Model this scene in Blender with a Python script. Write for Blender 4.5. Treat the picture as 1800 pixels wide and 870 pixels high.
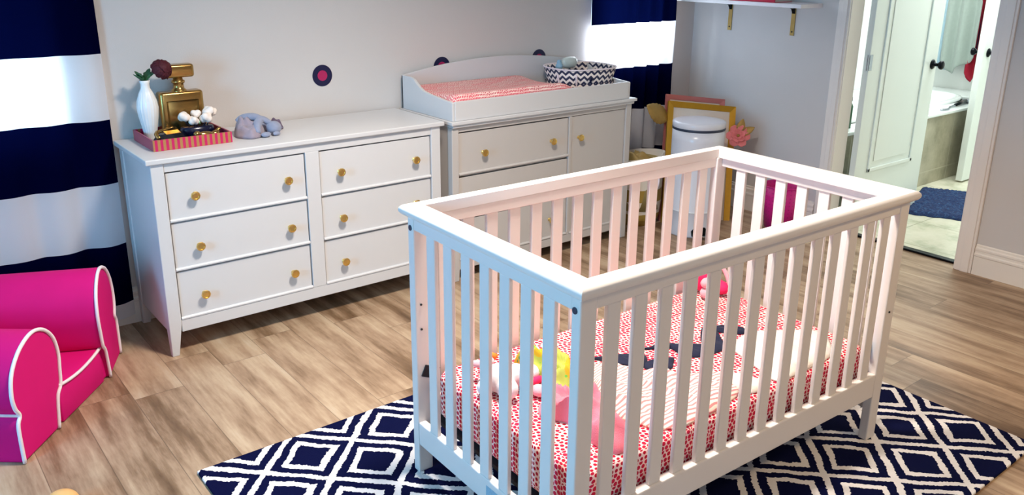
import bpy, bmesh, math, random
from mathutils import Vector, Matrix, noise
PI = math.pi
random.seed(4)
for o in list(bpy.data.objects): bpy.data.objects.remove(o, do_unlink=True)
SC = bpy.context.scene
COL = SC.collection

# ------------------------------------------------------------------ camera
YAW, PITCH, ROLL = 0.6697, -0.3046, 0.0100
CAM = Vector((-0.9845, -3.7397, 1.5814))
fwd = Vector((math.sin(YAW)*math.cos(PITCH), math.cos(YAW)*math.cos(PITCH), math.sin(PITCH)))
rt0 = Vector((math.cos(YAW), -math.sin(YAW), 0)); up0 = rt0.cross(fwd)
rt = math.cos(ROLL)*rt0 + math.sin(ROLL)*up0
up = -math.sin(ROLL)*rt0 + math.cos(ROLL)*up0
cd = bpy.data.cameras.new('camera'); cam = bpy.data.objects.new('camera', cd); COL.objects.link(cam)
M = Matrix((rt, up, -fwd)).transposed().to_4x4(); M.translation = CAM
cam.matrix_world = M
cd.sensor_width = 36; cd.sensor_fit = 'HORIZONTAL'; cd.lens = 1483.9/1800*36
cd.shift_y = -(435-383.7)/1800
cd.clip_start = 0.05
SC.camera = cam

# ------------------------------------------------------------------ light
SC.view_settings.view_transform = 'Standard'; SC.view_settings.look = 'None'
SC.view_settings.gamma = 1; SC.view_settings.use_curve_mapping = False
SC.view_settings.exposure = 0.0
w = bpy.data.worlds.new('world'); SC.world = w; w.use_nodes = True
bg = w.node_tree.nodes['Background']; bg.inputs[0].default_value = (0.62, 0.80, 1, 1); bg.inputs[1].default_value = 2.2

def area(name, loc, direction, size, sizey, power, color, spread=PI):
    d = bpy.data.lights.new(name, 'AREA'); d.shape = 'RECTANGLE'; d.size = size; d.size_y = sizey
    d.energy = power; d.color = color; d.spread = spread
    o = bpy.data.objects.new(name, d); COL.objects.link(o); o.location = loc
    o.rotation_euler = Vector(direction).to_track_quat('-Z', 'Y').to_euler()
    return o
area('daylight_side_window', (-2.66, -2.02, 1.30), (1, 0.0, -0.12), 0.85, 1.1, 62, (0.10, 0.56, 1.0))
area('daylight_left_curtain_window', (-0.95, 0.30, 1.35), (0, -1, -0.1), 1.3, 1.4, 34, (0.52, 0.80, 1.0))
area('daylight_right_curtain_window', (2.87, 0.30, 1.35), (0, -1, -0.1), 0.75, 1.4, 75, (0.80, 0.90, 1.0))
area('ceiling_lamp_light', (0.55, -1.85, 2.42), (0, 0, -1), 0.35, 0.35, 61, (1.0, 0.90, 0.79), 2.4)
area('ceiling_lamp_light_rear', (1.9, -4.1, 2.42), (0, 0, -1), 0.35, 0.35, 27, (1.0, 0.72, 0.40), 2.5)
area('added_rear_fill', (-0.4, -4.95, 1.5), (0.25, 1, -0.1), 1.8, 1.2, 2, (1.0, 0.86, 0.70))  # weak warm fill added behind the camera, no known source there
area('bathroom_ceiling_light', (5.0, -1.3, 2.40), (0, 0, -1), 1.2, 1.0, 62, (0.92, 1.0, 0.98))

# ------------------------------------------------------------------ materials
class NT:
    def __init__(s, name):
        s.m = bpy.data.materials.new(name); s.m.use_nodes = True; s.t = s.m.node_tree; s.n = s.t.nodes; s.l = s.t.links
        s.b = s.n['Principled BSDF']; s.out = s.n['Material Output']
    def new(s, k, **kw):
        n = s.n.new(k)
        for a, v in kw.items(): setattr(n, a, v)
        return n
    def put(s, sock, v):
        if hasattr(v, 'is_output'): s.l.new(v, sock)
        elif isinstance(v, (tuple, list)) and len(v) == 3 and sock.type == 'RGBA': sock.default_value = (*v, 1)
        else: sock.default_value = v
    def m_(s, op, a, b=0.0, c=0.0):
        n = s.new('ShaderNodeMath', operation=op)
        s.put(n.inputs[0], a); s.put(n.inputs[1], b); s.put(n.inputs[2], c)
        return n.outputs[0]
    def mix(s, f, a, b):
        n = s.new('ShaderNodeMix', data_type='RGBA'); s.put(n.inputs[0], f); s.put(n.inputs[6], a); s.put(n.inputs[7], b)
        return n.outputs[2]
    def coord(s, kind='Object'):
        tc = s.new('ShaderNodeTexCoord'); sp = s.new('ShaderNodeSeparateXYZ'); s.l.new(tc.outputs[kind], sp.inputs[0])
        return tc.outputs[kind], sp.outputs[0], sp.outputs[1], sp.outputs[2]
    def xyz(s, x, y, z=0.0):
        n = s.new('ShaderNodeCombineXYZ'); s.put(n.inputs[0], x); s.put(n.inputs[1], y); s.put(n.inputs[2], z); return n.outputs[0]
    def noise(s, vec, scale, detail=3, rough=.5):
        n = s.new('ShaderNodeTexNoise'); s.l.new(vec, n.inputs['Vector']); n.inputs['Scale'].default_value = scale
        n.inputs['Detail'].default_value = detail; n.inputs['Roughness'].default_value = rough
        return n.outputs['Fac']
    def white(s, vec):
        n = s.new('ShaderNodeTexWhiteNoise', noise_dimensions='3D'); s.l.new(vec, n.inputs['Vector']); return n.outputs['Value']
    def ramp(s, f, stops):
        n = s.new('ShaderNodeValToRGB'); s.l.new(f, n.inputs[0]); e = n.color_ramp.elements
        while len(e) < len(stops): e.new(0.5)
        for k, (p, c) in enumerate(stops): e[k].position = p; e[k].color = (*c, 1)
        return n.outputs[0]
    def bump(s, h, strength=.2, dist=.01):
        n = s.new('ShaderNodeBump'); n.inputs['Strength'].default_value = strength; n.inputs['Distance'].default_value = dist
        s.l.new(h, n.inputs['Height']); s.l.new(n.outputs[0], s.b.inputs['Normal'])
    def set(s, color=None, rough=None, metal=None, spec=None, **kw):
        if color is not None: s.put(s.b.inputs['Base Color'], color)
        if rough is not None: s.put(s.b.inputs['Roughness'], rough)
        if metal is not None: s.b.inputs['Metallic'].default_value = metal
        if spec is not None: s.b.inputs['Specular IOR Level'].default_value = spec
        return s

def hexc(h):
    h = h.lstrip('#'); r = []
    for k in (0, 2, 4):
        c = int(h[k:k+2], 16)/255; r.append(c/12.92 if c <= .04045 else ((c+.055)/1.055)**2.4)
    return tuple(r)

def plain(name, color, rough=.5, metal=0.0, spec=.5, var=.06, scale=30, bump=0.0, bscale=400, sheen=0.0):
    t = NT(name); c = hexc(color) if isinstance(color, str) else color
    v, x, y, z = t.coord()
    f = t.noise(v, scale, 3)
    t.set(t.mix(f, tuple(k*(1-var) for k in c), tuple(min(1, k*(1+var)) for k in c)), rough, metal, spec)
    if bump: t.bump(t.noise(v, bscale, 4), bump, .002)
    if sheen: t.b.inputs['Sheen Weight'].default_value = sheen
    return t.m

MT = {}
MT['crib'] = plain('crib_paint', '#e6dfdb', .32, var=.015, scale=4)
MT['dresser'] = plain('dresser_paint', '#d3d3d5', .38, var=.02, scale=5)
MT['changer'] = plain('changer_grey', '#c3bebb', .4, var=.02, scale=5)  # greyer than the dresser tone, on carcass, legs and fronts
MT['trimw'] = plain('trim_paint', '#efe6df', .35, var=.02, scale=4)
MT['doorw'] = plain('door_paint', '#e9efea', .35, var=.015, scale=4)
MT['brass'] = plain('brass', '#e6c478', .3, 1.0, var=.1, scale=60)
MT['gold'] = plain('polished_gold_glaze', '#b08c52', .22, .9, var=.25, scale=25)
MT['goldframe'] = plain('gold_leaf_frame', '#c9982c', .38, .5, var=.08, scale=40)
MT['blackmetal'] = plain('dark_bronze', '#15171d', .3, .8, var=.1)
MT['chrome'] = plain('brushed_steel', '#aab0ba', .22, 1.0)
MT['dark'] = plain('dark_board', '#14141c', .7)
MT['screwcap'] = plain('screw_cap', '#2c3448', .5)
MT['wall'] = plain('greige_wall_paint', '#d2ccc9', .75, var=.02, scale=3, bump=.25, bscale=220)
MT['wall_r'] = MT['wall']
MT['ceil'] = plain('ceiling_paint', '#b5aea4', .8, bump=.2)
MT['bathwall'] = plain('bathroom_wall_paint', '#f0f3f0', .6, var=.01)
MT['base'] = plain('baseboard_paint', '#f0e8df', .38, var=.015)
MT['pink'] = plain('hot_pink_canvas', '#d80674', .72, spec=.25, var=.05, scale=14, bump=.3, bscale=900)
MT['piping'] = plain('white_piping', '#f3e6ec', .7, var=.05, scale=200, bump=.3)
MT['ceramic'] = plain('white_ceramic', '#eef1f4', .22)
MT['navy'] = plain('navy_vinyl', '#060a3c', .5)
MT['magenta'] = plain('magenta_vinyl', '#b01a58', .5)
MT['leaf'] = plain('leaf_green', '#2c5f3d', .45, var=.3, scale=80)
MT['bloom'] = plain('burgundy_petal', '#4a0419', .7, var=.35, scale=90)
MT['cotton'] = plain('cotton_boll', '#f3e9e2', .9, var=.05, scale=90, bump=.5, bscale=500)
MT['twig'] = plain('dark_pot_glaze', '#0d1230', .25)
MT['blackglass'] = plain('smoked_glass', '#10121c', .08, spec=.8)
MT['plushgrey'] = plain('grey_plush', '#8d94ac', .9, var=.14, scale=60, bump=.6, bscale=500, sheen=.3)
MT['plushlilac'] = plain('grey_lilac_fleece', '#9a8e9c', .9, var=.14, scale=50, bump=.6, bscale=500, sheen=.3)
MT['plushplum'] = plain('plum_satin', '#6a5a74', .6, var=.15, scale=50)
MT['plushwhite'] = plain('white_plush', '#dcd5dc', .9, var=.05, scale=60, bump=.6, bscale=500, sheen=.3)
MT['plushpink'] = plain('pale_pink_plush', '#eaa3ae', .9, var=.08, scale=60, bump=.6, bscale=500, sheen=.3)
MT['fleece'] = plain('pink_fleece', '#dc7284', .95, var=.08, scale=40, bump=.7, bscale=450, sheen=.3)
MT['hotpink'] = plain('hot_pink_velour', '#e01a5c', .8, var=.1, scale=60)
MT['orange'] = plain('orange_felt', '#f07828', .8)
MT['honeywood'] = plain('honey_wood_toy', '#e2b272', .5, var=.12, scale=30)
MT['whitecloth'] = plain('white_cotton_cloth', '#d8d0c8', .9, var=.04, scale=30, bump=.5, bscale=120)
MT['navycloth'] = plain('navy_lace_cloth', '#0b1230', .9, var=.3, scale=60)
MT['pinkframe'] = plain('dusty_pink_frame', '#bf6f6c', .6)
MT['matboard'] = plain('cream_mat_board', '#e5d9cc', .85, var=.02)
MT['blush'] = plain('blush_print', '#dba592', .8)
MT['bin'] = plain('white_enamel', '#dcdce4', .25, var=.02)
MT['bluecap'] = plain('pale_blue_plastic', '#8fb6cf', .35)
MT['clearplastic'] = plain('frosted_bottle', '#c7d3d0', .3)
MT['petal'] = plain('coral_paper', '#e8868a', .8, var=.12, scale=40)
MT['goldpaper'] = plain('gold_paper', '#a98a4a', .5, .4, var=.15, scale=50)
MT['towelw'] = plain('grey_white_towel', '#a7b3ac', .95, var=.08, scale=40, bump=.7, bscale=300, sheen=.3)
MT['towelb'] = plain('pale_blue_towel', '#a9c6d6', .95, var=.08, scale=40, bump=.7, bscale=300, sheen=.3)
MT['towelr'] = plain('crimson_cloth', '#a3122f', .9, var=.15, scale=60)
MT['toweln'] = plain('navy_robe_cloth', '#12123a', .9, var=.2, scale=60)
MT['tubwhite'] = plain('tub_acrylic', '#f2f6f4', .15)
MT['bluething'] = plain('blue_plastic', '#4fa3df', .4)
MT['sticker'] = plain('silver_sticker', '#8fb3c8', .5, var=.3, scale=220)
MT['redbook'] = plain('red_book_cloth', '#cf1740', .5)
MT['shelfw'] = plain('white_shelf', '#f3eef0', .4)

# wooden floor: boards run along y
t = NT('oak_plank_floor'); v, x, y, z = t.coord()
W = .178
cx = t.m_('FLOOR', t.m_('DIVIDE', x, W))
off = t.m_('MULTIPLY', t.white(t.xyz(cx, 3.3)), 1.22)
yy = t.m_('DIVIDE', t.m_('ADD', y, off), 1.22)
ry = t.m_('FLOOR', yy)
rnd = t.white(t.xyz(cx, ry, 1.7)); rnd2 = t.white(t.xyz(cx, ry, 9.1))
gx = t.m_('ABSOLUTE', t.m_('SUBTRACT', t.m_('FRACT', t.m_('DIVIDE', x, W)), .5))
gy = t.m_('ABSOLUTE', t.m_('SUBTRACT', t.m_('FRACT', yy), .5))
gap = t.m_('MAXIMUM', t.m_('GREATER_THAN', gx, .4925), t.m_('GREATER_THAN', gy, .4988))
gv = t.xyz(t.m_('ADD', t.m_('MULTIPLY', x, 9.0), t.m_('MULTIPLY', rnd2, 40)), t.m_('ADD', t.m_('MULTIPLY', y, 1.0), t.m_('MULTIPLY', rnd, 30)))
g1 = t.noise(gv, 1.25, 5, .62)
gv2 = t.xyz(t.m_('ADD', t.m_('MULTIPLY', x, 60.0), t.m_('MULTIPLY', rnd2, 70)), t.m_('MULTIPLY', y, 7.0))
g2 = t.noise(gv2, 1.6, 4, .7)
gv3 = t.xyz(t.m_('ADD', t.m_('MULTIPLY', x, 12.0), t.m_('MULTIPLY', rnd, 50)), t.m_('MULTIPLY', y, 26.0))
g3 = t.noise(gv3, .9, 3, .6)
tone = t.m_('ADD', t.m_('MULTIPLY', g1, 1.05), t.m_('MULTIPLY', t.m_('SUBTRACT', rnd, .5), .12))
tone = t.m_('ADD', tone, t.m_('MULTIPLY', t.m_('SUBTRACT', g2, .5), .16))
tone = t.m_('ADD', tone, t.m_('MULTIPLY', t.m_('SUBTRACT', g3, .5), .07))
tone = t.m_('ADD', tone, -.02)
c = t.ramp(tone, [(.25, hexc('#5e452f')), (.40, hexc('#80654c')), (.52, hexc('#a4886e')), (.64, hexc('#bba286')), (.80, hexc('#c9b8a2'))])
c = t.mix(t.m_('MULTIPLY', gap, .55), c, hexc('#4a3a2e'))
t.set(c, .42, spec=.4); t.bump(t.m_('SUBTRACT', t.m_('MULTIPLY', tone, .5), gap), .15, .003)
MT['floor'] = t.m

# bathroom tile
t = NT('travertine_tile'); v, x, y, z = t.coord()
fx = t.m_('ABSOLUTE', t.m_('SUBTRACT', t.m_('FRACT', t.m_('DIVIDE', x, .46)), .5))
fy = t.m_('ABSOLUTE', t.m_('SUBTRACT', t.m_('FRACT', t.m_('DIVIDE', y, .46)), .5))
fz = t.m_('ABSOLUTE', t.m_('SUBTRACT', t.m_('FRACT', t.m_('DIVIDE', z, .40)), .5))
gap = t.m_('GREATER_THAN', t.m_('MAXIMUM', fx, fy), .492)
n1 = t.noise(v, 5, 5, .65)
c = t.ramp(n1, [(.3, hexc('#a9ab92')), (.5, hexc('#cfcab4')), (.75, hexc('#ddd6c4'))])
t.set(t.mix(gap, c, hexc('#a9a793')), .25); MT['tile'] = t.m
t = NT('stone_tub_tile'); v, x, y, z = t.coord()
fx = t.m_('ABSOLUTE', t.m_('SUBTRACT', t.m_('FRACT', t.m_('DIVIDE', x, .46)), .5))
fz = t.m_('ABSOLUTE', t.m_('SUBTRACT', t.m_('FRACT', t.m_('DIVIDE', t.m_('SUBTRACT', z, .10), .40)), .5))
gap = t.m_('GREATER_THAN', t.m_('MAXIMUM', fx, fz), .49)
n1 = t.noise(v, 4, 5, .65)
c = t.ramp(n1, [(.3, hexc('#85806a')), (.5, hexc('#a8a18a')), (.75, hexc('#c4bda6'))])
t.set(t.mix(gap, c, hexc('#bdb8a4')), .3); MT['stone'] = t.m

# diamond trellis rug
t = NT('navy_trellis_wool'); v, x, y, z = t.coord()
nx = t.noise(v, 9, 2); ny = t.noise(t.xyz(y, x, 3.0), 9, 2); nf = t.noise(v, 120, 2)
px = t.m_('ADD', t.m_('DIVIDE', x, .1553), t.m_('MULTIPLY', t.m_('SUBTRACT', nx, .5), .20))
py = t.m_('ADD', t.m_('DIVIDE', y, .1547), t.m_('MULTIPLY', t.m_('SUBTRACT', ny, .5), .20))
def cell(a): return t.m_('SUBTRACT', t.m_('ABSOLUTE', t.m_('SUBTRACT', t.m_('FRACT', a), .5)), 0.0)
u = cell(t.m_('MULTIPLY', t.m_('ADD', px, py), .5)); vv = cell(t.m_('MULTIPLY', t.m_('SUBTRACT', px, py), .5))
mx = t.m_('ADD', t.m_('MAXIMUM', u, vv), t.m_('MULTIPLY', t.m_('SUBTRACT', nf, .5), .06))
line = t.m_('GREATER_THAN', mx, .452)
ring = t.m_('LESS_THAN', t.m_('ABSOLUTE', t.m_('SUBTRACT', mx, .285)), .047)
wh = t.m_('MAXIMUM', line, ring)
fib = t.noise(v, 600, 2)
c = t.mix(wh, t.mix(fib, hexc('#01052c'), hexc('#050b3a')), t.mix(fib, hexc('#e6dfe0'), hexc('#fbf6f4')))
t.set(c, .95, spec=.1); t.bump(fib, .6, .004); MT['rug'] = t.m

# scallop-dot cotton (UV in metres)
def scallop(name, R, N, dot, base, red1, red2, fill=0.0, size=.36):
    t = NT(name); v, x, y, z = t.coord('UV')
    h = R*.5
    j = t.m_('FLOOR', t.m_('DIVIDE', y, h))
    def cand(j):
        par = t.m_('MODULO', t.m_('ADD', j, 400.0), 2.0)
        xs = t.m_('SUBTRACT', x, t.m_('MULTIPLY', par, R))
        cx = t.m_('MULTIPLY', t.m_('ROUND', t.m_('DIVIDE', xs, 2*R)), 2*R)
        dx = t.m_('SUBTRACT', xs, cx); dy = t.m_('SUBTRACT', y, t.m_('MULTIPLY', j, h))
        d = t.m_('DIVIDE', t.m_('SQRT', t.m_('ADD', t.m_('MULTIPLY', dx, dx), t.m_('MULTIPLY', dy, dy))), R)
        a = t.m_('ARCTAN2', dy, dx)
        return d, a, t.white(t.xyz(t.m_('ADD', cx, t.m_('MULTIPLY', par, R)), j, .5))
    d0, a0, r0 = cand(j); d1, a1, r1 = cand(t.m_('SUBTRACT', j, 1.0))
    ins = t.m_('LESS_THAN', d0, 1.0)
    def sel(a, b): return t.m_('ADD', t.m_('MULTIPLY', a, ins), t.m_('MULTIPLY', b, t.m_('SUBTRACT', 1.0, ins)))
    d, a, r = sel(d0, d1), sel(a0, a1), sel(r0, r1)
    rn = t.m_('MULTIPLY', d, N); k = t.m_('FLOOR', rn)
    M_ = t.m_('ADD', t.m_('MULTIPLY', k, 3.0), 2.0)
    fa = t.m_('SUBTRACT', t.m_('FRACT', t.m_('MULTIPLY', t.m_('DIVIDE', a, PI), M_)), .5)
    fr = t.m_('SUBTRACT', t.m_('FRACT', rn), .5)
    dd = t.m_('SQRT', t.m_('ADD', t.m_('MULTIPLY', fa, fa), t.m_('MULTIPLY', fr, fr)))
    sz = t.m_('ADD', size-.07, t.m_('MULTIPLY', r, .12))
    sz = t.m_('ADD', sz, t.m_('MULTIPLY', d, .02))
    dt = t.m_('LESS_THAN', dd, sz)
    col = t.mix(r, red1, red2)
    basec = t.mix(t.m_('MULTIPLY', t.m_('SUBTRACT', 1.0, d), fill), base, red2) if fill else base
    t.set(t.mix(dt, basec, col), .9, spec=.15); return t.m
MT['sheet'] = scallop('coral_dot_sheet', .076, 5, .3, hexc('#e9ccc6'), hexc('#a80a2a'), hexc('#c82444'), fill=0.0, size=.40)
MT['padcover'] = scallop('pink_scallop_cover', .052, 6, .3, hexc('#fbe0da'), hexc('#b01438'), hexc('#e0606f'), fill=.34, size=.36)

# chevron canvas (UV in metres)
t = NT('grey_chevron_canvas'); v, x, y, z = t.coord('UV')
zg = t.m_('MULTIPLY', t.m_('ABSOLUTE', t.m_('SUBTRACT', t.m_('FRACT', t.m_('DIVIDE', x, .034)), .5)), .034)
s = t.m_('FRACT', t.m_('DIVIDE', t.m_('SUBTRACT', y, zg), .030))
t.set(t.mix(t.m_('LESS_THAN', s, .5), hexc('#efe4df'), hexc('#2b2f4e')), .85); MT['chevron'] = t.m

# striped fabrics
def stripes(name, axis, period, c1, c2, duty=.5, kind='Object', rough=.85, wob=0.0, **kw):
    t = NT(name); v, x, y, z = t.coord(kind); a = (x, y, z)[axis]
    if wob: a = t.m_('ADD', a, t.m_('MULTIPLY', t.m_('SUBTRACT', t.noise(v, 9, 2), .5), wob))
    f = t.m_('LESS_THAN', t.m_('FRACT', t.m_('DIVIDE', a, period)), duty)
    t.set(t.mix(f, hexc(c1), hexc(c2)), rough, **kw); return t.m
MT['stripeblanket'] = stripes('pink_pinstripe_knit', 1, .0135, '#e6d5c8', '#cf7f80', .42, wob=.03)
MT['traystripe'] = stripes('magenta_gold_stripe', 0, .0215, '#b07a4a', '#c4185a', .5, rough=.4)
MT['trayside'] = plain('tray_rose_lacquer', '#a03a58', .4)
MT['hamper'] = stripes('gold_white_stripe_canvas', 2, .155, '#e6dccb', '#a88a3c', .5, rough=.6, wob=.012)
MT['hamperin'] = plain('gold_lining', '#a8935a', .6, var=.25, scale=14)

t = NT('yellow_character_print'); v, x, y, z = t.coord()
vo = t.new('ShaderNodeTexVoronoi'); t.l.new(v, vo.inputs['Vector']); vo.inputs['Scale'].default_value = 55
sp = t.m_('LESS_THAN', vo.outputs['Distance'], .27)
rr = t.noise(v, 40, 1)
c = t.mix(t.m_('GREATER_THAN', t.noise(v, 12, 1), .52), hexc('#a3ab48'), hexc('#c39a12'))
t.set(t.mix(sp, c, t.ramp(rr, [(.4, hexc('#3f8a4a')), (.55, hexc('#67b23c')), (.65, hexc('#ef8a2a'))])), .85)
MT['yellowprint'] = t.m

# perforated bin: pattern of small lighter dots
t = NT('magenta_perforated_plastic'); v, x, y, z = t.coord('UV')
a = t.m_('SUBTRACT', t.m_('FRACT', t.m_('DIVIDE', x, .024)), .5); b = t.m_('SUBTRACT', t.m_('FRACT', t.m_('DIVIDE', y, .024)), .5)
d = t.m_('SQRT', t.m_('ADD', t.m_('MULTIPLY', a, a), t.m_('MULTIPLY', b, b)))
t.set(t.mix(t.m_('LESS_THAN', d, .17), hexc('#cc0f7c'), hexc('#a80a66')), .4); MT['pinkbin'] = t.m

# shaggy bath mat
t = NT('navy_shag'); v, x, y, z = t.coord()
f = t.noise(v, 60, 4, .7); t.set(t.ramp(f, [(.3, hexc('#07103a')), (.55, hexc('#16305c')), (.75, hexc('#3a6488'))]), .95); t.bump(f, 1.0, .01)
MT['shag'] = t.m

# curtain: navy and white bands, lets daylight through
t = NT('colour_block_curtain'); v, x, y, z = t.coord()
b0 = t.m_('SUBTRACT', z, .112); k = t.m_('FRACT', t.m_('DIVIDE', t.m_('ADD', b0, 5.34), .534))
f = t.m_('LESS_THAN', k, .5)      # 0..0.5 navy
weave = t.noise(v, 900, 2)
cd_ = t.mix(f, t.mix(weave, hexc('#e6e4ea'), hexc('#f4f2f4')), hexc('#03062e'))
dif = t.new('ShaderNodeBsdfDiffuse'); t.l.new(cd_, dif.inputs[0])
tr = t.new('ShaderNodeBsdfTranslucent'); t.l.new(t.mix(f, hexc('#f3f6fb'), hexc('#010318')), tr.inputs[0])
ms = t.new('ShaderNodeMixShader'); ms.inputs[0].default_value = .45
t.l.new(dif.outputs[0], ms.inputs[1]); t.l.new(tr.outputs[0], ms.inputs[2]); t.l.new(ms.outputs[0], t.out.inputs[0])
MT['curtain'] = t.m
t = NT('window_glass'); gl = t.new('ShaderNodeBsdfTransparent'); t.l.new(gl.outputs[0], t.out.inputs[0]); MT['glass'] = t.m

# ------------------------------------------------------------------ mesh helpers
def obj(name, bm, mat, parent=None, smooth=False, loc=None, rot=None, bevel=0.0, seg=2, sub=0, solid=0.0, remesh=0.0, auto=False):
    me = bpy.data.meshes.new(name); bmesh.ops.recalc_face_normals(bm, faces=bm.faces[:]); bm.to_mesh(me); bm.free()
    for m in (mat if isinstance(mat, (list, tuple)) else [mat]): me.materials.append(MT[m] if isinstance(m, str) else m)
    o = bpy.data.objects.new(name, me); COL.objects.link(o)
    if parent is not None: o.parent = parent
    if loc is not None: o.location = loc
    if rot is not None: o.rotation_euler = rot
    if smooth:
        for p in me.polygons: p.use_smooth = True
    if solid:
        md = o.modifiers.new('thickness', 'SOLIDIFY'); md.thickness = solid; md.offset = 0
    if remesh:
        md = o.modifiers.new('merge', 'REMESH'); md.mode = 'VOXEL'; md.voxel_size = remesh; md.use_smooth_shade = True
        md = o.modifiers.new('soften', 'SMOOTH'); md.iterations = 4
    if bevel:
        md = o.modifiers.new('bevel', 'BEVEL'); md.width = bevel; md.segments = seg; md.limit_method = 'ANGLE'; md.angle_limit = math.radians(35)
        md.harden_normals = False
    if sub:
        md = o.modifiers.new('sub', 'SUBSURF'); md.levels = sub; md.render_levels = sub
    return o
def tag(o, label=None, cat=None, group=None, kind=None):
    if label: o['label'] = label
    if cat: o['category'] = cat
    if group: o['group'] = group
    if kind: o['kind'] = kind
    return o
def empty(name, loc, rz=0.0, label=None, cat=None, group=None):
    o = bpy.data.objects.new(name, None); COL.objects.link(o); o.location = loc; o.rotation_euler = (0, 0, rz); o.empty_display_size = .1
    return tag(o, label, cat, group)
def struct(name, bm, mat, **kw):
    o = obj(name, bm, mat, **kw); o['kind'] = 'structure'; return o
def B(): return bmesh.new()
def box(bm, x0, x1, y0, y1, z0, z1):
    vs = [bm.verts.new((x, y, z)) for x in (x0, x1) for y in (y0, y1) for z in (z0, z1)]
    for f in ((0,1,3,2),(4,6,7,5),(0,4,5,1),(2,3,7,6),(0,2,6,4),(1,5,7,3)): bm.faces.new([vs[k] for k in f])
    return bm
def bx(*a): return box(B(), *a)
def prism(bm, pts, a0, a1, axis='y'):
    def P(p, a):
        return {'y': (p[0], a, p[1]), 'x': (a, p[0], p[1]), 'z': (p[0], p[1], a)}[axis]
    A = [bm.verts.new(P(p, a0)) for p in pts]; Bv = [bm.verts.new(P(p, a1)) for p in pts]
    n = len(pts); bm.faces.new(A); bm.faces.new(Bv[::-1])
    for k in range(n): bm.faces.new((A[k], A[(k+1) % n], Bv[(k+1) % n], Bv[k]))
    return bm
def lathe(bm, prof, n=32, c=(0, 0, 0), rib=None, sx=1.0, sy=1.0):
    rings = []
    for (r, z) in prof:
        ring = []
        for k in range(n):
            a = 2*PI*k/n; rr = r*(1+(rib[1]*math.cos(a*rib[0]) if rib else 0))
            ring.append(bm.verts.new((c[0]+rr*math.cos(a)*sx, c[1]+rr*math.sin(a)*sy, c[2]+z)))
        rings.append(ring)
    for A, Bq in zip(rings, rings[1:]):
        for k in range(n): bm.faces.new((A[k], A[(k+1) % n], Bq[(k+1) % n], Bq[k]))
    if prof[0][0] > 1e-6: bm.faces.new(rings[0][::-1])
    if prof[-1][0] > 1e-6: bm.faces.new(rings[-1])
    bmesh.ops.remove_doubles(bm, verts=bm.verts[:], dist=1e-6)
    return bm
def tube(bm, pts, r, n=10, closed=False):
    P = [Vector(p) for p in pts]; R = r if isinstance(r, (list, tuple)) else [r]*len(P)
    rings = []; prev = None; N = len(P)
    for i, p in enumerate(P):
        a = P[(i-1) % N] if (closed or i > 0) else P[i]; b = P[(i+1) % N] if (closed or i < N-1) else P[i]
        d = (b-a).normalized()
        if prev is None:
            s = d.cross(Vector((0, 0, 1)));
            if s.length < .05: s = d.cross(Vector((1, 0, 0)))
        else: s = prev - d*prev.dot(d)
        s.normalize(); prev = s; q = d.cross(s)
        rings.append([bm.verts.new(p + R[i]*(math.cos(2*PI*k/n)*s + math.sin(2*PI*k/n)*q)) for k in range(n)])
    for i in range(N if closed else N-1):
        A, C = rings[i], rings[(i+1) % N]
        for k in range(n): bm.faces.new((A[k], A[(k+1) % n], C[(k+1) % n], C[k]))
    if not closed: bm.faces.new(rings[0][::-1]); bm.faces.new(rings[-1])
    return bm
def ball(bm, c, r, seg=16, rot=None):
    r = r if isinstance(r, (tuple, list)) else (r, r, r)
    m = Matrix.Translation(c) @ (rot if rot else Matrix()) @ Matrix.Diagonal((*r, 1))
    bmesh.ops.create_uvsphere(bm, u_segments=seg, v_segments=seg//2+2, radius=1, matrix=m); return bm
def smoothpts(pts, n, closed=True):
    P = [Vector(p) for p in pts]; N = len(P); out = []
    segs = N if closed else N-1
    for i in range(segs):
        p0, p1, p2, p3 = (P[(i-1) % N], P[i], P[(i+1) % N], P[(i+2) % N]) if closed else (P[max(i-1, 0)], P[i], P[i+1], P[min(i+2, N-1)])
        for k in range(n):
            s = k/n
            out.append(.5*((2*p1)+(p2-p0)*s+(2*p0-5*p1+4*p2-p3)*s*s+(3*p1-p0-3*p2+p3)*s**3))
    if not closed: out.append(P[-1])
    return out
def cloth(bm, outline, z0, h, seed=0, amp=.5, freq=14, rings=14, center=None, edge=.35):
    """a soft heap of fabric: closed surface over an outline lying on z0"""
    pts = smoothpts([Vector((p[0], p[1], 0)) for p in outline], 6)
    c = Vector((center[0], center[1], 0)) if center else sum(pts, Vector())/len(pts)
    n = len(pts); rr = []
    for i in range(rings+1):
        s = 1-i/rings*.98
        ring = []
        for p in pts:
            q = c+(p-c)*s
            e = min(1, (i/rings)/edge); prof = math.sin(e*PI/2)**.6 if i else 0
            nz = noise.noise(Vector((q.x*freq+seed*7.1, q.y*freq*.6, seed*3.3))) + .6*abs(noise.noise(Vector((q.x*freq*2.1+seed, q.y*freq*1.7, 4.4))))
            rg = 1-2*abs(noise.noise(Vector((q.x*freq*.9+q.y*5, q.y*freq*.35+seed, seed*1.7))))
            hh = h*prof*(.72+amp*nz*.9+amp*.75*max(0, rg)**3)
            if i == 0: hh = h*.18
            wob = 1+(.02*noise.noise(Vector((q.x*60, q.y*60, seed))) if i == 0 else 0)
            ring.append(bm.verts.new((c.x+(q.x-c.x)*wob, c.y+(q.y-c.y)*wob, z0+max(.003, hh))))
        rr.append(ring)
    base = [bm.verts.new((v.co.x, v.co.y, z0+.0008)) for v in rr[0]]
    for k in range(n): bm.faces.new((base[k], base[(k+1) % n], rr[0][(k+1) % n], rr[0][k]))
    for A, C in zip(rr, rr[1:]):
        for k in range(n): bm.faces.new((A[k], A[(k+1) % n], C[(k+1) % n], C[k]))
    bm.faces.new(rr[-1]); bm.faces.new(base[::-1])
    return bm
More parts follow.
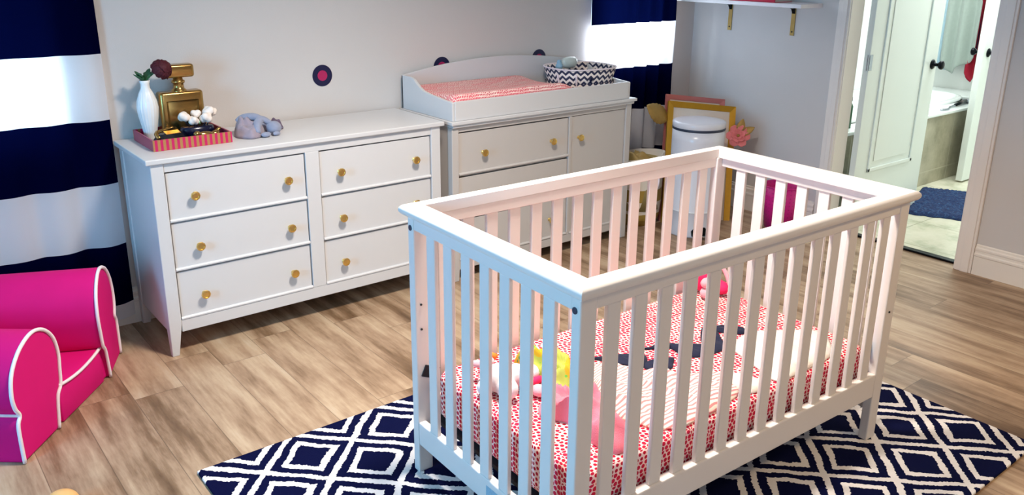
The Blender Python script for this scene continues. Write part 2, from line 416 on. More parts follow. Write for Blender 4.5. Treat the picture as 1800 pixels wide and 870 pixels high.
def boxuv(o):
    me = o.data; uv = me.uv_layers.new(name='UVMap')
    for p in me.polygons:
        n = p.normal
        for li in p.loop_indices:
            co = me.vertices[me.loops[li].vertex_index].co
            if abs(n.z) > .5: q = (co.x, co.y)
            elif abs(n.y) > abs(n.x): q = (co.x, co.z + co.y)
            else: q = (co.z + co.x, co.y)
            uv.data[li].uv = q
def rbox(bm, x0, x1, y0, y1, z0, z1, r, n=6, top=None, cuts=1):
    """box with rounded vertical corners"""
    pts = []
    for (cx, cy, a0) in ((x1-r, y1-r, 0), (x0+r, y1-r, PI/2), (x0+r, y0+r, PI), (x1-r, y0+r, 1.5*PI)):
        for k in range(n+1):
            a = a0+PI/2*k/n; pts.append((cx+r*math.cos(a), cy+r*math.sin(a)))
    return prism(bm, pts, z0, z1, 'z')

# ------------------------------------------------------------------ room shell
XR, XL, YF, ZC = 3.49, -2.5, -4.85, 2.55
struct('floor', bx(XL, XR+.10, YF, 0, -.06, 0), 'floor')
struct('ceiling', bx(XL-.12, XR+.12, YF-.12, .12, ZC, ZC+.08), 'ceil')
def wall_with_holes(name, axis, a0, a1, t0, t1, holes, mat):
    """holes: (lo, hi, z0, z1) along the wall"""
    bm = B(); cur = a0
    def add(p, q, z0, z1):
        if q-p < 1e-4 or z1-z0 < 1e-4: return
        if axis == 'x': box(bm, p, q, t0, t1, z0, z1)
        else: box(bm, t0, t1, p, q, z0, z1)
    for (p, q, z0, z1) in sorted(holes):
        add(cur, p, 0, ZC); add(p, q, 0, z0); add(p, q, z1, ZC); cur = q
    add(cur, a1, 0, ZC)
    return struct(name, bm, mat)
WL = (-1.55, -.30, .80, 2.0); WR = (2.56, 3.17, .88, 2.0)
wall_with_holes('wall_back', 'x', XL-.12, XR+.12, 0, .12, [WL, WR], 'wall')
DY0, DY1 = -1.892, -1.117
wall_with_holes('wall_right', 'y', YF-.12, 0, XR, XR+.12, [(DY0, DY1, 0, 2.04)], 'wall')
wall_with_holes('wall_left', 'y', YF-.12, 0, XL-.12, XL, [(-2.50, -1.55, .70, 1.95)], 'wall')
MT['wall_dark'] = plain('bounce_cut_wall_tone', '#5c5048', .8)  # dark tone for the unseen front wall, chosen to cut bounce light
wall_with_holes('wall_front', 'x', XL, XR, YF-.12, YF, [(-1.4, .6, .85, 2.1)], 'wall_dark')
def window(n, x0, x1, z0, z1):
    bm = B()
    for a in ((x0, x0+.045, z0, z1), (x1-.045, x1, z0, z1), (x0, x1, z0, z0+.045), (x0, x1, z1-.045, z1), ((x0+x1)/2-.02, (x0+x1)/2+.02, z0, z1), (x0, x1, (z0+z1)/2-.015, (z0+z1)/2+.015)):
        box(bm, a[0], a[1], .05, .085, a[2], a[3])
    o = struct('window_%d' % n, bm, 'trimw')
    obj('glass', bx(x0+.04, x1-.04, .064, .068, z0+.04, z1-.04), 'glass', o)
window(1, *WL[:2], *WL[2:]); window(2, *WR[:2], *WR[2:])
# baseboards: stepped profile, thickness outwards from the wall
BP = [(0, 0), (.014, 0), (.014, .098), (.017, .103), (.017, .112), (.011, .118), (.011, .130), (.014, .134), (.014, .143), (.007, .149), (.007, .158), (0, .163)]
def baseboard(name, kind, a0, a1):
    bm = B()
    if kind == 'back': prism(bm, [(-d-.0005, z) for d, z in BP], a0, a1, 'x')
    else: prism(bm, [(XR-d-.0005, z) for d, z in BP], a0, a1, 'y')
    return struct(name, bm, 'base')
def bb_back(n, a0, a1):
    bm = B(); prism(bm, [(-d-.0005, z) for d, z in BP], a0, a1, 'x')
    return struct(n, bm, 'base')
bb_back('baseboard_back', XL, XR)
baseboard('baseboard_right', 'r', -1.035, -.02)
baseboard('baseboard_right.001', 'r', YF, -1.986)
# door casing
def casing(n, y0, y1, z0, z1):
    bm = B(); box(bm, XR-.018, XR, y0, y1, z0, z1)
    box(bm, XR-.024, XR-.018, y0+.012, y1-.03, z0, z1)
    return struct(n, bm, 'trimw', bevel=.004)
casing('trim_1', -1.115, -1.043, 0, 2.07); casing('trim_2', -1.984, -1.90, 0, 2.07); 
bm = B(); box(bm, XR-.018, XR, -1.984, -1.043, 2.07, 2.16); struct('trim_3', bm, 'trimw', bevel=.004)
bm = B(); box(bm, XR-.006, XR+.122, DY1-.002, DY1+.03, 0, 2.06)
struct('trim_4', bm, 'trimw')
bm = B(); box(bm, XR-.006, XR+.122, DY0-.03, DY0+.002, 0, 2.06)
struct('trim_5', bm, 'trimw')
bm = B(); box(bm, XR+.06, XR+.105, DY0, DY1, 0.0005, .012); struct('trim_6', bm, 'blackmetal', bevel=.003)
# bathroom shell
struct('floor_bathroom', bx(XR+.10, 6.45, -3.0, .0, -.06, 0.0), 'tile')
struct('wall_bathroom_left', bx(XR+.12, 6.45, 0, .1, 0, ZC), 'bathwall')
struct('wall_bathroom_far', bx(6.35, 6.45, -3.0, 0, 0, ZC), 'bathwall')
struct('wall_bathroom_right', bx(XR+.12, 6.45, -3.1, -3.0, 0, ZC), 'bathwall')
struct('ceiling_bathroom', bx(XR+.12, 6.45, -3.1, .1, ZC, ZC+.08), 'bathwall')

# door leaf with two moulded panels, hinge at local origin, leaf along +x, thickness in y
def door_leaf(n, loc, rz, width, knobx, thick=.036, hinges=True):
    H = 2.0
    root = struct(n, bx(0, width, -thick/2, thick/2, .012, H), 'doorw', bevel=.003)
    root.location = loc; root.rotation_euler = (0, 0, rz)
    for (z0, z1) in ((.335, 1.86),):
        for s in (-1, 1):
            bm = B(); y = s*thick/2
            x0, x1 = .135, width-.155
            def fr(d, a0, a1, b0, b1): box(bm, a0, a1, min(y, y+s*d), max(y, y+s*d), b0, b1)
            m = .022
            fr(.009, x0, x1, z0, z0+m); fr(.009, x0, x1, z1-m, z1); fr(.009, x0, x0+m, z0, z1); fr(.009, x1-m, x1, z0, z1)
            fr(.005, x0+.06, x1-.06, z0+.06, z1-.06)
            obj('panel', bm, 'doorw', root, bevel=.004)
    for s in (-1, 1):
        bm = B(); lathe(bm, [(.031, 0), (.031, .004), (.024, .010), (.011, .014), (.010, .036), (.020, .042), (.028, .054), (.027, .064), (.016, .071), (0, .072)], 24)
        obj('knob', bm, 'blackmetal', root, True, (knobx, s*thick/2, .94), (-s*PI/2, 0, 0))
    if hinges:
        for z in (.22, 1.0, 1.78):
            bm = B(); tube(bm, [(-.006, -.01, z-.045), (-.006, -.01, z+.045)], .006, 10); box(bm, 0, .03, -.0205, -.0185, z-.045, z+.045)
            obj('hinge', bm, 'chrome', root)
    return root
door_leaf('door_1', (XR+.150, -1.159, 0), 0, .81, .755)
door_leaf('door_2', (6.10, -1.055, 0), PI, .77, .70, thick=.046, hinges=False)

# ------------------------------------------------------------------ rug
rug = obj('area_rug', bx(0, 2.30, 0, 1.56, 0, .011), 'rug', None, loc=(-.33, -2.882, .001), bevel=.004)
rug.data.transform(Matrix.Translation((-.165, -1.42, 0))); rug.location = (-.33+.165, -2.882+1.42, .001)
tag(rug, 'navy and white rug with nested diamond pattern lying under the crib', 'rug')

# ------------------------------------------------------------------ crib
KA = -.0259; KX, KY = .8979, -2.1247; ZR = .0125
crib = empty('baby_crib', (KX, KY, ZR), KA, 'white slatted wooden baby crib standing on the navy diamond rug', 'crib')
def crib_part(n, bm, **kw): return obj(n, bm, kw.pop('mat', 'crib'), crib, **kw)
# the cap rail: four mitred lengths with a rounded outer edge
HT = .888-ZR; th = .034
def rail(n, p0, p1, q0, q1):
    """p = outer corners, q = inner corners (mitred)"""
    bm = B()
    prof = [(0, .003), (0, 0), (.010, 0)]
    ends = []
    for (o, i) in ((p0, q0), (p1, q1)):
        o = Vector((*o, 0)); i = Vector((*i, 0)); d = i-o; ring = []
        for k in range(9):     # rounded outer nose
            a = -PI/2 - PI*k/8
            f = (th/2 + th/2*math.cos(a))/.047
            ring.append((o + d*max(0, f)) + Vector((0, 0, HT-th/2-th/2*math.sin(a)*-1)))
        ring = []
        for k in range(9):
            a = PI*k/8
            f = (th/2 - th/2*math.sin(a))/.047
            ring.append(o + d*f + Vector((0, 0, HT-th/2-th/2*math.cos(a))))
        ring.append(o + d*.96 + Vector((0, 0, HT))); ring.append(i + Vector((0, 0, HT-.002))); ring.append(i + Vector((0, 0, HT-th)))
        ends.append([bm.verts.new(v) for v in ring])
    A, C = ends; n_ = len(A)
    for k in range(n_): bm.faces.new((A[k], A[(k+1) % n_], C[(k+1) % n_], C[k]))
    bm.faces.new(A); bm.faces.new(C[::-1])
    return crib_part(n, bm, smooth=False, bevel=0)
oU, oV, iU, iV = .703, .402, .643, .353
for n, a, b, c_, d in (('top_rail', (-oU, -oV), (oU, -oV), (-iU, -iV), (iU, -iV)), ('top_rail', (oU, oV), (-oU, oV), (iU, iV), (-iU, iV)),
                       ('end_rail', (-oU, oV), (-oU, -oV), (-iU, iV), (-iU, -iV)), ('end_rail', (oU, -oV), (oU, oV), (iU, -iV), (iU, iV))):
    r_ = rail(n, a, b, c_, d)
    for p in r_.data.polygons: p.use_smooth = abs(p.normal.z) < .98 and len(p.vertices) == 4
    md = r_.modifiers.new('es', 'EDGE_SPLIT'); md.split_angle = math.radians(40)
ZA0, ZA1 = .818-ZR, .8535-ZR
for s in (-1, 1):
    crib_part('apron', bx(-.634, .634, s*.366-.011, s*.366+.011, ZA0, ZA1), bevel=.003)
    crib_part('apron', bx(s*.672-.011, s*.672+.011, -.349, .349, ZA0, ZA1), bevel=.003)
    for e in (-1, 1):
        bm = bx(min(e*.634, e*.685), max(e*.634, e*.685), min(s*.349, s*.380), max(s*.349, s*.380), 0, .8535-ZR)
        crib_part('post', bm, bevel=.004)
for s in (-1, 1):
    crib_part('bottom_rail', bx(-.634, .634, s*.366-.014, s*.366+.014, .178-ZR, .263-ZR), bevel=.004)
    crib_part('bottom_rail', bx(s*.670-.013, s*.670+.013, -.349, .349, .113-ZR, .192-ZR), bevel=.004)
for s in (-1, 1):
    for k in range(14):
        u = -.5735+k*.08823
        crib_part('slat', bx(u-.021, u+.021, s*.366-.007, s*.366+.007, .262-ZR, ZA0+.001), bevel=.003)
    for k in range(7):
        v_ = -.264+k*.088
        crib_part('slat', bx(s*.674-.007, s*.674+.007, v_-.021, v_+.021, .191-ZR, ZA0+.001), bevel=.003)
def disc(n, loc, rot, r, mat):
    bm = B(); lathe(bm, [(r, 0), (r, .002), (r*.8, .003), (0, .0022)], 18); return crib_part(n, bm, mat=mat, loc=loc, rot=rot, smooth=False)
disc('bolt', (-.685, -.362, .822-ZR), (0, -PI/2, 0), .0085, 'screwcap')
disc('bolt', (-.685, .364, .822-ZR), (0, -PI/2, 0), .0085, 'screwcap')
for (u, v_, z) in ((-.665, .3485, .57), (-.665, .3485, .49), (.655, -.3805, .47)):
    disc('bolt_hole', (u, v_, z), (PI/2, 0, 0), .0035, 'dark')
for e in (-1, 1):
    for s in (-1, 1):
        bm = B(); rbox(bm, -.019, .019, -.004, 0, -.045, .012, .0015)
        bmesh.ops.rotate(bm, cent=(0, 0, 0), matrix=Matrix.Rotation(e*1.15, 3, 'Y'), verts=bm.verts[:])
        crib_part('bracket', bm, mat='dark', loc=(e*.652, s*.3485 if s > 0 else -.3445, .36-ZR), bevel=.002)
crib_part('mattress_platform', bx(-.632, .632, -.340, .340, .185-ZR, .198-ZR), mat='dark')
for e in (-1, 1): crib_part('mattress_platform_rod', tube(B(), [(e*.636, -.34, .30-ZR), (e*.625, -.34, .19-ZR), (e*.625, .34, .19-ZR), (e*.636, .34, .30-ZR)], .005, 8), mat='dark')
bm = bx(-.6838, -.6832, -.145, -.015, .130-ZR, .172-ZR); crib_part('warning_label', bm, mat='sticker')

# mattress in its fitted sheet
bm = B(); nx_, ny_ = 26, 14
rbox(bm, -.628, .628, -.342, .342, 0, .150, .05, 6)
mat_o = obj('crib_mattress', bm, 'sheet', None, loc=(KX, KY, .2065), rot=(0, 0, KA), bevel=.022, seg=4)
tag(mat_o, 'crib mattress in a white fitted sheet with red scalloped dots inside the crib', 'mattress')
boxuv(mat_o)
for p in mat_o.data.polygons: p.use_smooth = True
ZM = .3575     # top of the mattress

def in_crib(name, outline, h, mat, label, cat, seed, **kw):
    dz = kw.pop('dz', 0.0); parts = kw.pop('parts', None)
    cu = sum(p[0] for p in outline)/len(outline); cv = sum(p[1] for p in outline)/len(outline)
    c, s = math.cos(KA), math.sin(KA)
    loc = (KX+c*cu-s*cv, KY+s*cu+c*cv, ZM+dz)
    o = obj(name, cloth(B(), [(p[0]-cu, p[1]-cv) for p in outline], 0, h, seed, **kw), mat, None, True, loc, (0, 0, KA))
    tag(o, label, cat); return o, cu, cv
in_crib('striped_blanket', [(-.230,.070),(-.185,.050),(-.145,-.050),(-.036,-.135),(.063,-.200),(.03,-.290),(-.06,-.322),(-.150,-.330),(-.262,-.328),(-.318,-.300),(-.345,-.249),(-.368,-.191),(-.372,-.113),(-.300,-.02)], .034, 'stripeblanket',
        'cream and pink pinstriped baby garment spread flat on the mattress near the front slats', 'baby clothes', 3, amp=.55, freq=10)
in_crib('cream_cuff', [(.045,-.205),(.10,-.225),(.125,-.270),(.095,-.325),(.045,-.322),(.034,-.290)], .022, 'whitecloth',
        'small cream cotton cuff showing at the right end of the pinstriped baby garment', 'baby clothes', 5, amp=.3)
in_crib('pink_fleece_blanket', [(-.470,-.01),(-.44,.0),(-.432,-.060),(-.378,-.118),(-.384,-.171),(-.385,-.240),(-.430,-.315),(-.490,-.322),(-.508,-.260),(-.500,-.184),(-.500,-.125),(-.536,-.085),(-.515,-.030)], .050, 'fleece',
        'crumpled solid pink fleece cloth lying beside the crib corner slats', 'blanket', 8, amp=.9, freq=16)
in_crib('white_cotton_wrap', [(.245,-.095),(.382,-.059),(.540,-.150),(.575,-.215),(.500,-.290),(.440,-.322),(.330,-.328),(.240,-.330),(.170,-.322),(.180,-.264),(.205,-.190)], .026, 'whitecloth',
        'plain white cotton cloth lying flat at the right front of the crib mattress', 'blanket', 11, amp=.6, freq=9)
in_crib('white_cotton_ball', [(.165,-.333),(.185,-.318),(.215,-.322),(.212,-.336),(.19,-.339)], .030, 'whitecloth',
        'small rolled white sock peeking out below the plain white cloth', 'sock', 12, amp=.2)
in_crib('yellow_print_cloth', [(-.410,.225),(-.351,.220),(-.283,.150),(-.288,.085),(-.345,.015),(-.400,-.025),(-.420,.012),(-.428,.060),(-.430,.150)], .062, 'yellowprint',
        'yellow baby cloth with green spotted print heaped behind the end slats', 'baby clothes', 15, amp=.7, freq=14)
nb = B()
for k, (pts, h) in enumerate((([(-.190,.120),(-.117,.085),(-.062,.062),(-.030,.030),(-.085,-.025),(-.115,.005),(-.145,.045),(-.175,.095)], .012), ([(-.081,-.008),(-.029,-.007),(.030,-.030),(.0,-.060),(-.036,-.080),(-.093,-.050)], .010),
                 ([(-.04,.085),(.0,.062),(.087,.055),(.117,.012),(.07,.02),(.02,.05)], .010),
                 ([(.075,.045),(.117,.012),(.180,-.022),(.150,-.075),(.108,-.080),(.065,-.040),(.073,.004)], .013), ([(.283,.068),(.302,.026),(.265,-.03),(.242,-.062),(.208,-.088),(.118,-.080),(.19,-.045),(.19,-.007)], .012),
                 ([(.30,.06),(.345,.035),(.39,-.03),(.36,-.05),(.32,-.02),(.29,.03)], .012))):
    cloth(nb, [(p[0]-.08, p[1]) for p in pts], 0, h, 20+k, amp=.5, freq=18, rings=6)
c_, s_ = math.cos(KA), math.sin(KA)
no = obj('navy_lace_garment', nb, 'navycloth', None, True, (KX+c_*.08, KY+s_*.08, ZM), (0, 0, KA))
tag(no, 'dark navy lace baby garment with straps strewn across the middle of the mattress', 'baby clothes')
def crib_loc(u, v_, z): return (KX+c_*u-s_*v_, KY+s_*u+c_*v_, z)
# white unicorn plush lying on its side
un = empty('plush_unicorn', crib_loc(-.510, .125, ZM), KA+.25, 'white plush animal with pink ears lying behind the blue-lit end slats', 'plush toy')
bm = B(); ball(bm, (-.035, .0, .045), (.045, .05, .043)); ball(bm, (-.055, -.045, .035), (.030, .036, .032)); ball(bm, (.01, -.02, .042), (.04, .034, .036)); ball(bm, (-.075, .02, .028), (.03, .022, .026)); ball(bm, (-.02, .05, .03), (.03, .03, .028))
obj('body', bm, 'plushwhite', un, remesh=.005)
bm = B(); ball(bm, (.052, -.045, .040), (.030, .027, .028)); obj('muzzle', bm, 'plushwhite', un, True)
for k, (a, b) in enumerate(((-.02, .085), (.02, .095))):
    bm = B(); ball(bm, (a, b, .055), (.014, .034, .012), rot=Matrix.Rotation(.4-.6*k, 4, 'Z')); obj('ear', bm, 'plushpink', un, True)
bm = B(); lathe(bm, [(.012, 0), (.008, .02), (0, .045)], 12); obj('horn', bm, 'orange', un, True, (.05, .085, .05), (-1.2, 0, .2))
bm = B(); tube(bm, smoothpts([(.0, -.055, .03), (.03, -.078, .035), (.062, -.075, .028)], 4, False), .011, 10); obj('collar', bm, 'hotpink', un, True)
for k in range(2):
    bm = B(); ball(bm, (.02+.045*k, -.105, .018), (.022, .028, .017)); obj('paw', bm, 'plushpink', un, True)
# doll in the far corner
dl = empty('plush_doll', crib_loc(.545, .255, ZM), KA, 'soft doll in hot pink outfit with pale pink limbs slumped against the back slats', 'doll')
bm = B(); ball(bm, (.0, .025, .052), (.060, .045, .052)); ball(bm, (-.03, .01, .075), (.030, .03, .034)); ball(bm, (.02, -.025, .03), (.032, .04, .026)); obj('outfit', bm, 'hotpink', dl, remesh=.006)
for p, r in (((-.052, -.018, .062), (.026, .020, .020)), ((-.050, -.020, .024), (.028, .023, .023)), ((.030, -.072, .018), (.018, .018, .017))):
    bm = B(); ball(bm, p, r); obj('hand' if p[2] > .05 else 'foot', bm, 'plushpink', dl, True)
bm = B(); ball(bm, (.035, .030, .10), (.030, .028, .030)); obj('head', bm, 'plushpink', dl, True)
bm = B(); tube(bm, smoothpts([(.032, -.02, .105), (.034, -.045, .07), (.032, -.065, .025)], 5, False), .008, 8); obj('ribbon', bm, 'plushpink', dl, True)

# ------------------------------------------------------------------ dressers
def knob_bm():
    bm = B(); lathe(bm, [(.009, 0), (.009, .003), (.006, .006), (.006, .016), (.012, .019), (.018, .022), (.019, .026), (.0175, .030), (.012, .031), (.011, .029), (0, .029)], 10); return bm
KNOB = None
def add_knob(parent, x, y, z):
    global KNOB
    if KNOB is None: KNOB = obj('knob', knob_bm(), 'brass', parent, False, (x, y, z), (PI/2, 0, 0)); return
    o = KNOB.copy(); COL.objects.link(o); o.parent = parent; o.location = (x, y, z)
def drawer(root, x0, x1, z0, z1, yf, mat, knobs, lip=True):
    d = obj('drawer', bx(x0+.003, x1-.003, yf, yf+.30, z0+.003, z1-.004), mat, root, bevel=.0015)
    if lip:
        bm = B(); prism(bm, [(yf-.009, z0), (yf-.009, z0+.005), (yf-.004, z0+.010), (yf-.0005, z0+.010), (yf-.0005, z0)], x0+.001, x1-.001, 'x'); obj('lip', bm, mat, d)
    for (kx, kz) in knobs: add_knob(d, kx, yf, kz)
    return d
def leg_bm(x0, x1, y0, y1, ztop, zleg, taper, sx, sy):
    """square leg: straight above zleg, tapering on its inner faces (sx, sy point inwards)"""
    bm = B()
    L = [(zleg, x0, x1, y0, y1), (ztop, x0, x1, y0, y1)]
    bx0, bx1, by0, by1 = x0, x1, y0, y1
    if sx > 0: bx1 -= taper
    else: bx0 += taper
    if sy > 0: by1 -= taper
    else: by0 += taper
    L = [(0, bx0, bx1, by0, by1)] + L; prev = None
    for (z, a, b, c, d) in L:
        r = [bm.verts.new(p) for p in ((a, c, z), (b, c, z), (b, d, z), (a, d, z))]
        if prev:
            for k in range(4): bm.faces.new((prev[k], prev[(k+1) % 4], r[(k+1) % 4], r[k]))
        else: bm.faces.new(r[::-1])
        prev = r
    bm.faces.new(prev); return bm
# six drawer dresser
X0, X1 = -.154, 1.195
D1 = empty('six_drawer_dresser', ((X0+X1)/2, -.24, 0), 0, 'wide white six-drawer dresser with gold knobs standing beside the left curtain', 'dresser')
ox, oy = (X0+X1)/2, -.24
def P1(*a): return bx(a[0]-ox, a[1]-ox, a[2]-oy, a[3]-oy, a[4], a[5])
obj('top', P1(X0, X1, -.470, -.018, .802, .823), 'dresser', D1, bevel=.004)
bm = B(); box(bm, -.131-ox, -.113-ox, -.44-oy, -.04-oy, .10, .802); box(bm, 1.154-ox, 1.172-ox, -.44-oy, -.04-oy, .10, .802); box(bm, -.113-ox, 1.154-ox, -.035-oy, -.022-oy, .10, .802); box(bm, -.113-ox, 1.154-ox, -.44-oy, -.035-oy, .10, .115)
obj('carcass', bm, 'dresser', D1)
bm = B(); box(bm, -.086-ox, 1.127-ox, -.455-oy, -.435-oy, .765, .802); box(bm, -.086-ox, 1.127-ox, -.455-oy, -.435-oy, .098, .150); box(bm, .4935-ox, .5565-ox, -.456-oy, -.435-oy, .150, .765)
for z in (.357, .560): box(bm, -.086-ox, 1.127-ox, -.440-oy, -.43-oy, z-.006, z+.006)
obj('face_frame', bm, 'dresser', D1, bevel=.002)
for (a, b, sx) in ((-.136, -.086, 1), (1.127, 1.177, -1)):
    obj('leg', leg_bm(a-ox, b-ox, -.458-oy, -.41-oy, .802, .135, .022, sx, 1), 'dresser', D1, bevel=.003)
    obj('leg', leg_bm(a-ox, b-ox, -.066-oy, -.0215-oy, .802, .135, .018, sx, -1), 'dresser', D1, bevel=.003)
for (c0, c1, ks) in ((-.084, .4925, (.017, .405)), (.5575, 1.125, (.650, 1.034))):
    for (z0, z1, kz) in ((.564, .763, .660), (.361, .558, .450), (.152, .355, .243)):
        drawer(D1, c0-ox, c1-ox, z0, z1, -.4490-oy, 'dresser', [(k-ox, kz) for k in ks])
# changing dresser
X0, X1 = 1.222, 2.470
ox = (X0+X1)/2
D2 = empty('changing_dresser', (ox, oy, 0), 0, 'white dresser with drawers and one tall door standing under the changing topper', 'dresser')
bm = B(); box(bm, X0-ox, X1-ox, -.492-oy, -.018-oy, .800, .817); box(bm, X0+.012-ox, X1-.012-ox, -.482-oy, -.02-oy, .785, .800)
obj('top', bm, 'dresser', D2, bevel=.003)
bm = B(); box(bm, 1.240-ox, 1.258-ox, -.45-oy, -.04-oy, .075, .785); box(bm, 2.428-ox, 2.446-ox, -.45-oy, -.04-oy, .075, .785); box(bm, 1.258-ox, 2.428-ox, -.035-oy, -.022-oy, .075, .785); box(bm, 1.258-ox, 2.428-ox, -.45-oy, -.035-oy, .075, .09)
obj('carcass', bm, 'changer', D2)
bm = B(); box(bm, 1.275-ox, 2.412-ox, -.466-oy, -.446-oy, .760, .785); box(bm, 1.275-ox, 2.412-ox, -.466-oy, -.446-oy, .060, .104); box(bm, 1.990-ox, 2.008-ox, -.466-oy, -.446-oy, .104, .760)
for z in (.325, .542): box(bm, 1.27-ox, 2.0-ox, -.452-oy, -.44-oy, z-.006, z+.006)
obj('face_frame', bm, 'changer', D2, bevel=.002)
for (a, b, sx) in ((1.236, 1.275, 1), (2.412, 2.451, -1)):
    obj('leg', leg_bm(a-ox, b-ox, -.470-oy, -.43-oy, .785, .06, .004, sx, 1), 'changer', D2, bevel=.003)
    obj('leg', leg_bm(a-ox, b-ox, -.066-oy, -.0215-oy, .785, .06, .004, sx, -1), 'changer', D2, bevel=.003)
for (z0, z1, kz) in ((.548, .757, .644), (.330, .536, .433), (.108, .319, .213)):
    drawer(D2, 1.277-ox, 1.988-ox, z0, z1, -.4595-oy, 'changer', [(1.423-ox, kz), (1.868-ox, kz)])
dr = obj('door', bx(2.010-ox, 2.410-ox, -.4595-oy, -.4395-oy, .108, .757), 'changer', D2, bevel=.0015)
bm = B(); prism(bm, [(-.4685-oy, .105), (-.4685-oy, .110), (-.460-oy, .115), (-.460-oy, .105)], 2.010-ox, 2.410-ox, 'x'); obj('lip', bm, 'changer', dr)
add_knob(dr, 2.062-ox, -.4595-oy, .640)
# changing topper: open tray with arched back and scooped sides
TX0, TX1, TY0, TY1, TZ = 1.235, 2.425, -.022, -.480, .8175
ox2 = (TX0+TX1)/2
TP = empty('changing_topper', (ox2, -.25, TZ), 0, 'white changing tray with arched back and scooped sides on the right dresser', 'changing tray')
bm = B(); pts = [(-.595, 0), (.595, 0)]; n = 28
for k in range(n+1):
    s = 1-2*k/n; x = .595*s
    z = .170 if abs(s) > .97 else .170+.056*math.cos(s*PI/2/.97)**.8
    pts.append((x, z))
prism(bm, pts, TY0-.014+.25, TY0+.25, 'y'); obj('back_board', bm, 'dresser', TP, bevel=.003)
side = [(TY0, 0), (TY1+.004, 0), (TY1+.004, .088), (TY1+.012, .091), (-.40, .095), (-.27, .107), (-.225, .114), (-.19, .127), (-.160, .146), (-.135, .162), (-.112, .169), (-.08, .170), (TY0, .170)]
for x in (TX0, TX1-.015):
    bm = B(); prism(bm, [(p[0]+.25, p[1]) for p in side], x-ox2, x-ox2+.015, 'x'); obj('side_board', bm, 'dresser', TP, bevel=.0025)
obj('front_board', bx(TX0+.015-ox2, TX1-.015-ox2, TY1+.25, TY1+.014+.25, 0, .093), 'dresser', TP, bevel=.003)
obj('base_board', bx(TX0+.015-ox2, TX1-.015-ox2, TY1+.014+.25, TY0-.014+.25, 0, .012), 'dresser', TP)
# contoured pad
bm = B(); nx_, ny_ = 40, 22; L, Wd = .80, .415; g = []
for j in range(ny_+1):
    row = []
    for i in range(nx_+1):
        a = i/nx_; b = j/ny_; q = 2*b-1
        z = .092+.022*abs(q)**2.2
        e = min(a, 1-a)*L; f = min(b, 1-b)*Wd
        z *= (1-.35*max(0, 1-f/.03)**2)
        if a > .86: z *= 1-.45*((a-.86)/.14)**1.5
        z *= (1-.25*max(0, 1-a*L/.03)**2)
        row.append(bm.verts.new((a*L, b*Wd, z)))
    g.append(row)
for j in range(ny_):
    for i in range(nx_): bm.faces.new((g[j][i], g[j][i+1], g[j+1][i+1], g[j+1][i]))
edge = [g[0][i] for i in range(nx_+1)]+[g[j][nx_] for j in range(1, ny_+1)]+[g[ny_][i] for i in range(nx_-1, -1, -1)]+[g[j][0] for j in range(ny_-1, 0, -1)]
low = [bm.verts.new((v.co.x, v.co.y, 0)) for v in edge]
for k in range(len(edge)): bm.faces.new((edge[k], edge[(k+1) % len(edge)], low[(k+1) % len(edge)], low[k]))
bm.faces.new(low)
pad = obj('changing_pad', bm, 'padcover', None, True, (1.256, -.461, .8305)); boxuv(pad)
tag(pad, 'changing pad in a pink scallop-print cover lying in the white changing tray', 'changing pad')

# diaper caddy: oval fabric bin with chevron print, pockets, straps
CA = empty('diaper_caddy', (2.256, -.245, .8305), math.radians(-6), 'oval fabric caddy with grey chevron print at the right end of the changing tray', 'basket')
CB = (.154, .134)
def oval(a, b, n=48, p=2.7):
    r = []
    for k in range(n):
        t_ = 2*PI*k/n; c, s = math.cos(t_), math.sin(t_)
        r.append((a*math.copysign(abs(c)**(2/p), c), b*math.copysign(abs(s)**(2/p), s)))
    return r
def wallband(a, b, z0, z1, thick, n=64, flare=1.03, uvs=True):
    bm = B(); uvl = bm.loops.layers.uv.new('UVMap')
    o0 = oval(a, b, n); L = [0]
    for k in range(n): L.append(L[-1]+math.dist(o0[k], o0[(k+1) % n]))
    def ring(sc, z): return [bm.verts.new((p[0]*sc, p[1]*sc, z)) for p in o0]
    k_in = 1-thick/a
    A, Bq, C, D = ring(1, z0), ring(flare, z1), ring(flare*k_in, z1), ring(k_in, z0)
    for (P, Q, za, zb) in ((A, Bq, z0, z1), (Bq, C, z1, z1), (C, D, z1, z0), (D, A, z0, z0)):
        for k in range(n):
            f = bm.faces.new((P[k], P[(k+1) % n], Q[(k+1) % n], Q[k]))
            for lp, uv in zip(f.loops, ((L[k], za), (L[k+1], za), (L[k+1], zb), (L[k], zb))): lp[uvl].uv = uv
    return bm
obj('wall', wallband(CB[0], CB[1], .002, .152, .006, flare=1.27), 'chevron', CA, True)
bm = B(); prism(bm, oval(.145, .128), 0, .004, 'z'); obj('bottom', bm, 'chevron', CA)
bm = B(); o_ = oval(*CB, 64); tube(bm, [(p[0]*1.27, p[1]*1.27, .152) for p in o_], .0042, 8, True); obj('rim_binding', bm, 'piping', CA, True)
bm = wallband(CB[0]*1.03, CB[1]*1.03, .003, .075, .002, flare=1.17); obj('pocket', bm, 'chevron', CA, True)
def strap(a0, a1):
    bm = B()
    def at(a, z, off=.006):
        i = (a/(2*PI)*64) % 64; k = int(i); p, q = o_[k], o_[(k+1) % 64]; f = i-k
        k_ = 1+.27*z/.152
        return Vector(((p[0]+(q[0]-p[0])*f)*k_, (p[1]+(q[1]-p[1])*f)*k_, z)) + Vector((math.cos(a), math.sin(a), 0))*off
    pts = [at(a0, .125), at(a0, .07), at(a0+.04, .02, .012), at((a0+a1)/2, .004, .018), at(a1-.04, .02, .012), at(a1, .07), at(a1, .125)]
    tube(bm, smoothpts(pts, 5, False), .0058, 8); return bm
obj('strap', strap(PI*1.07, PI*1.30), 'piping', CA, True)
obj('strap', strap(PI*.1, PI*.32), 'piping', CA, True)
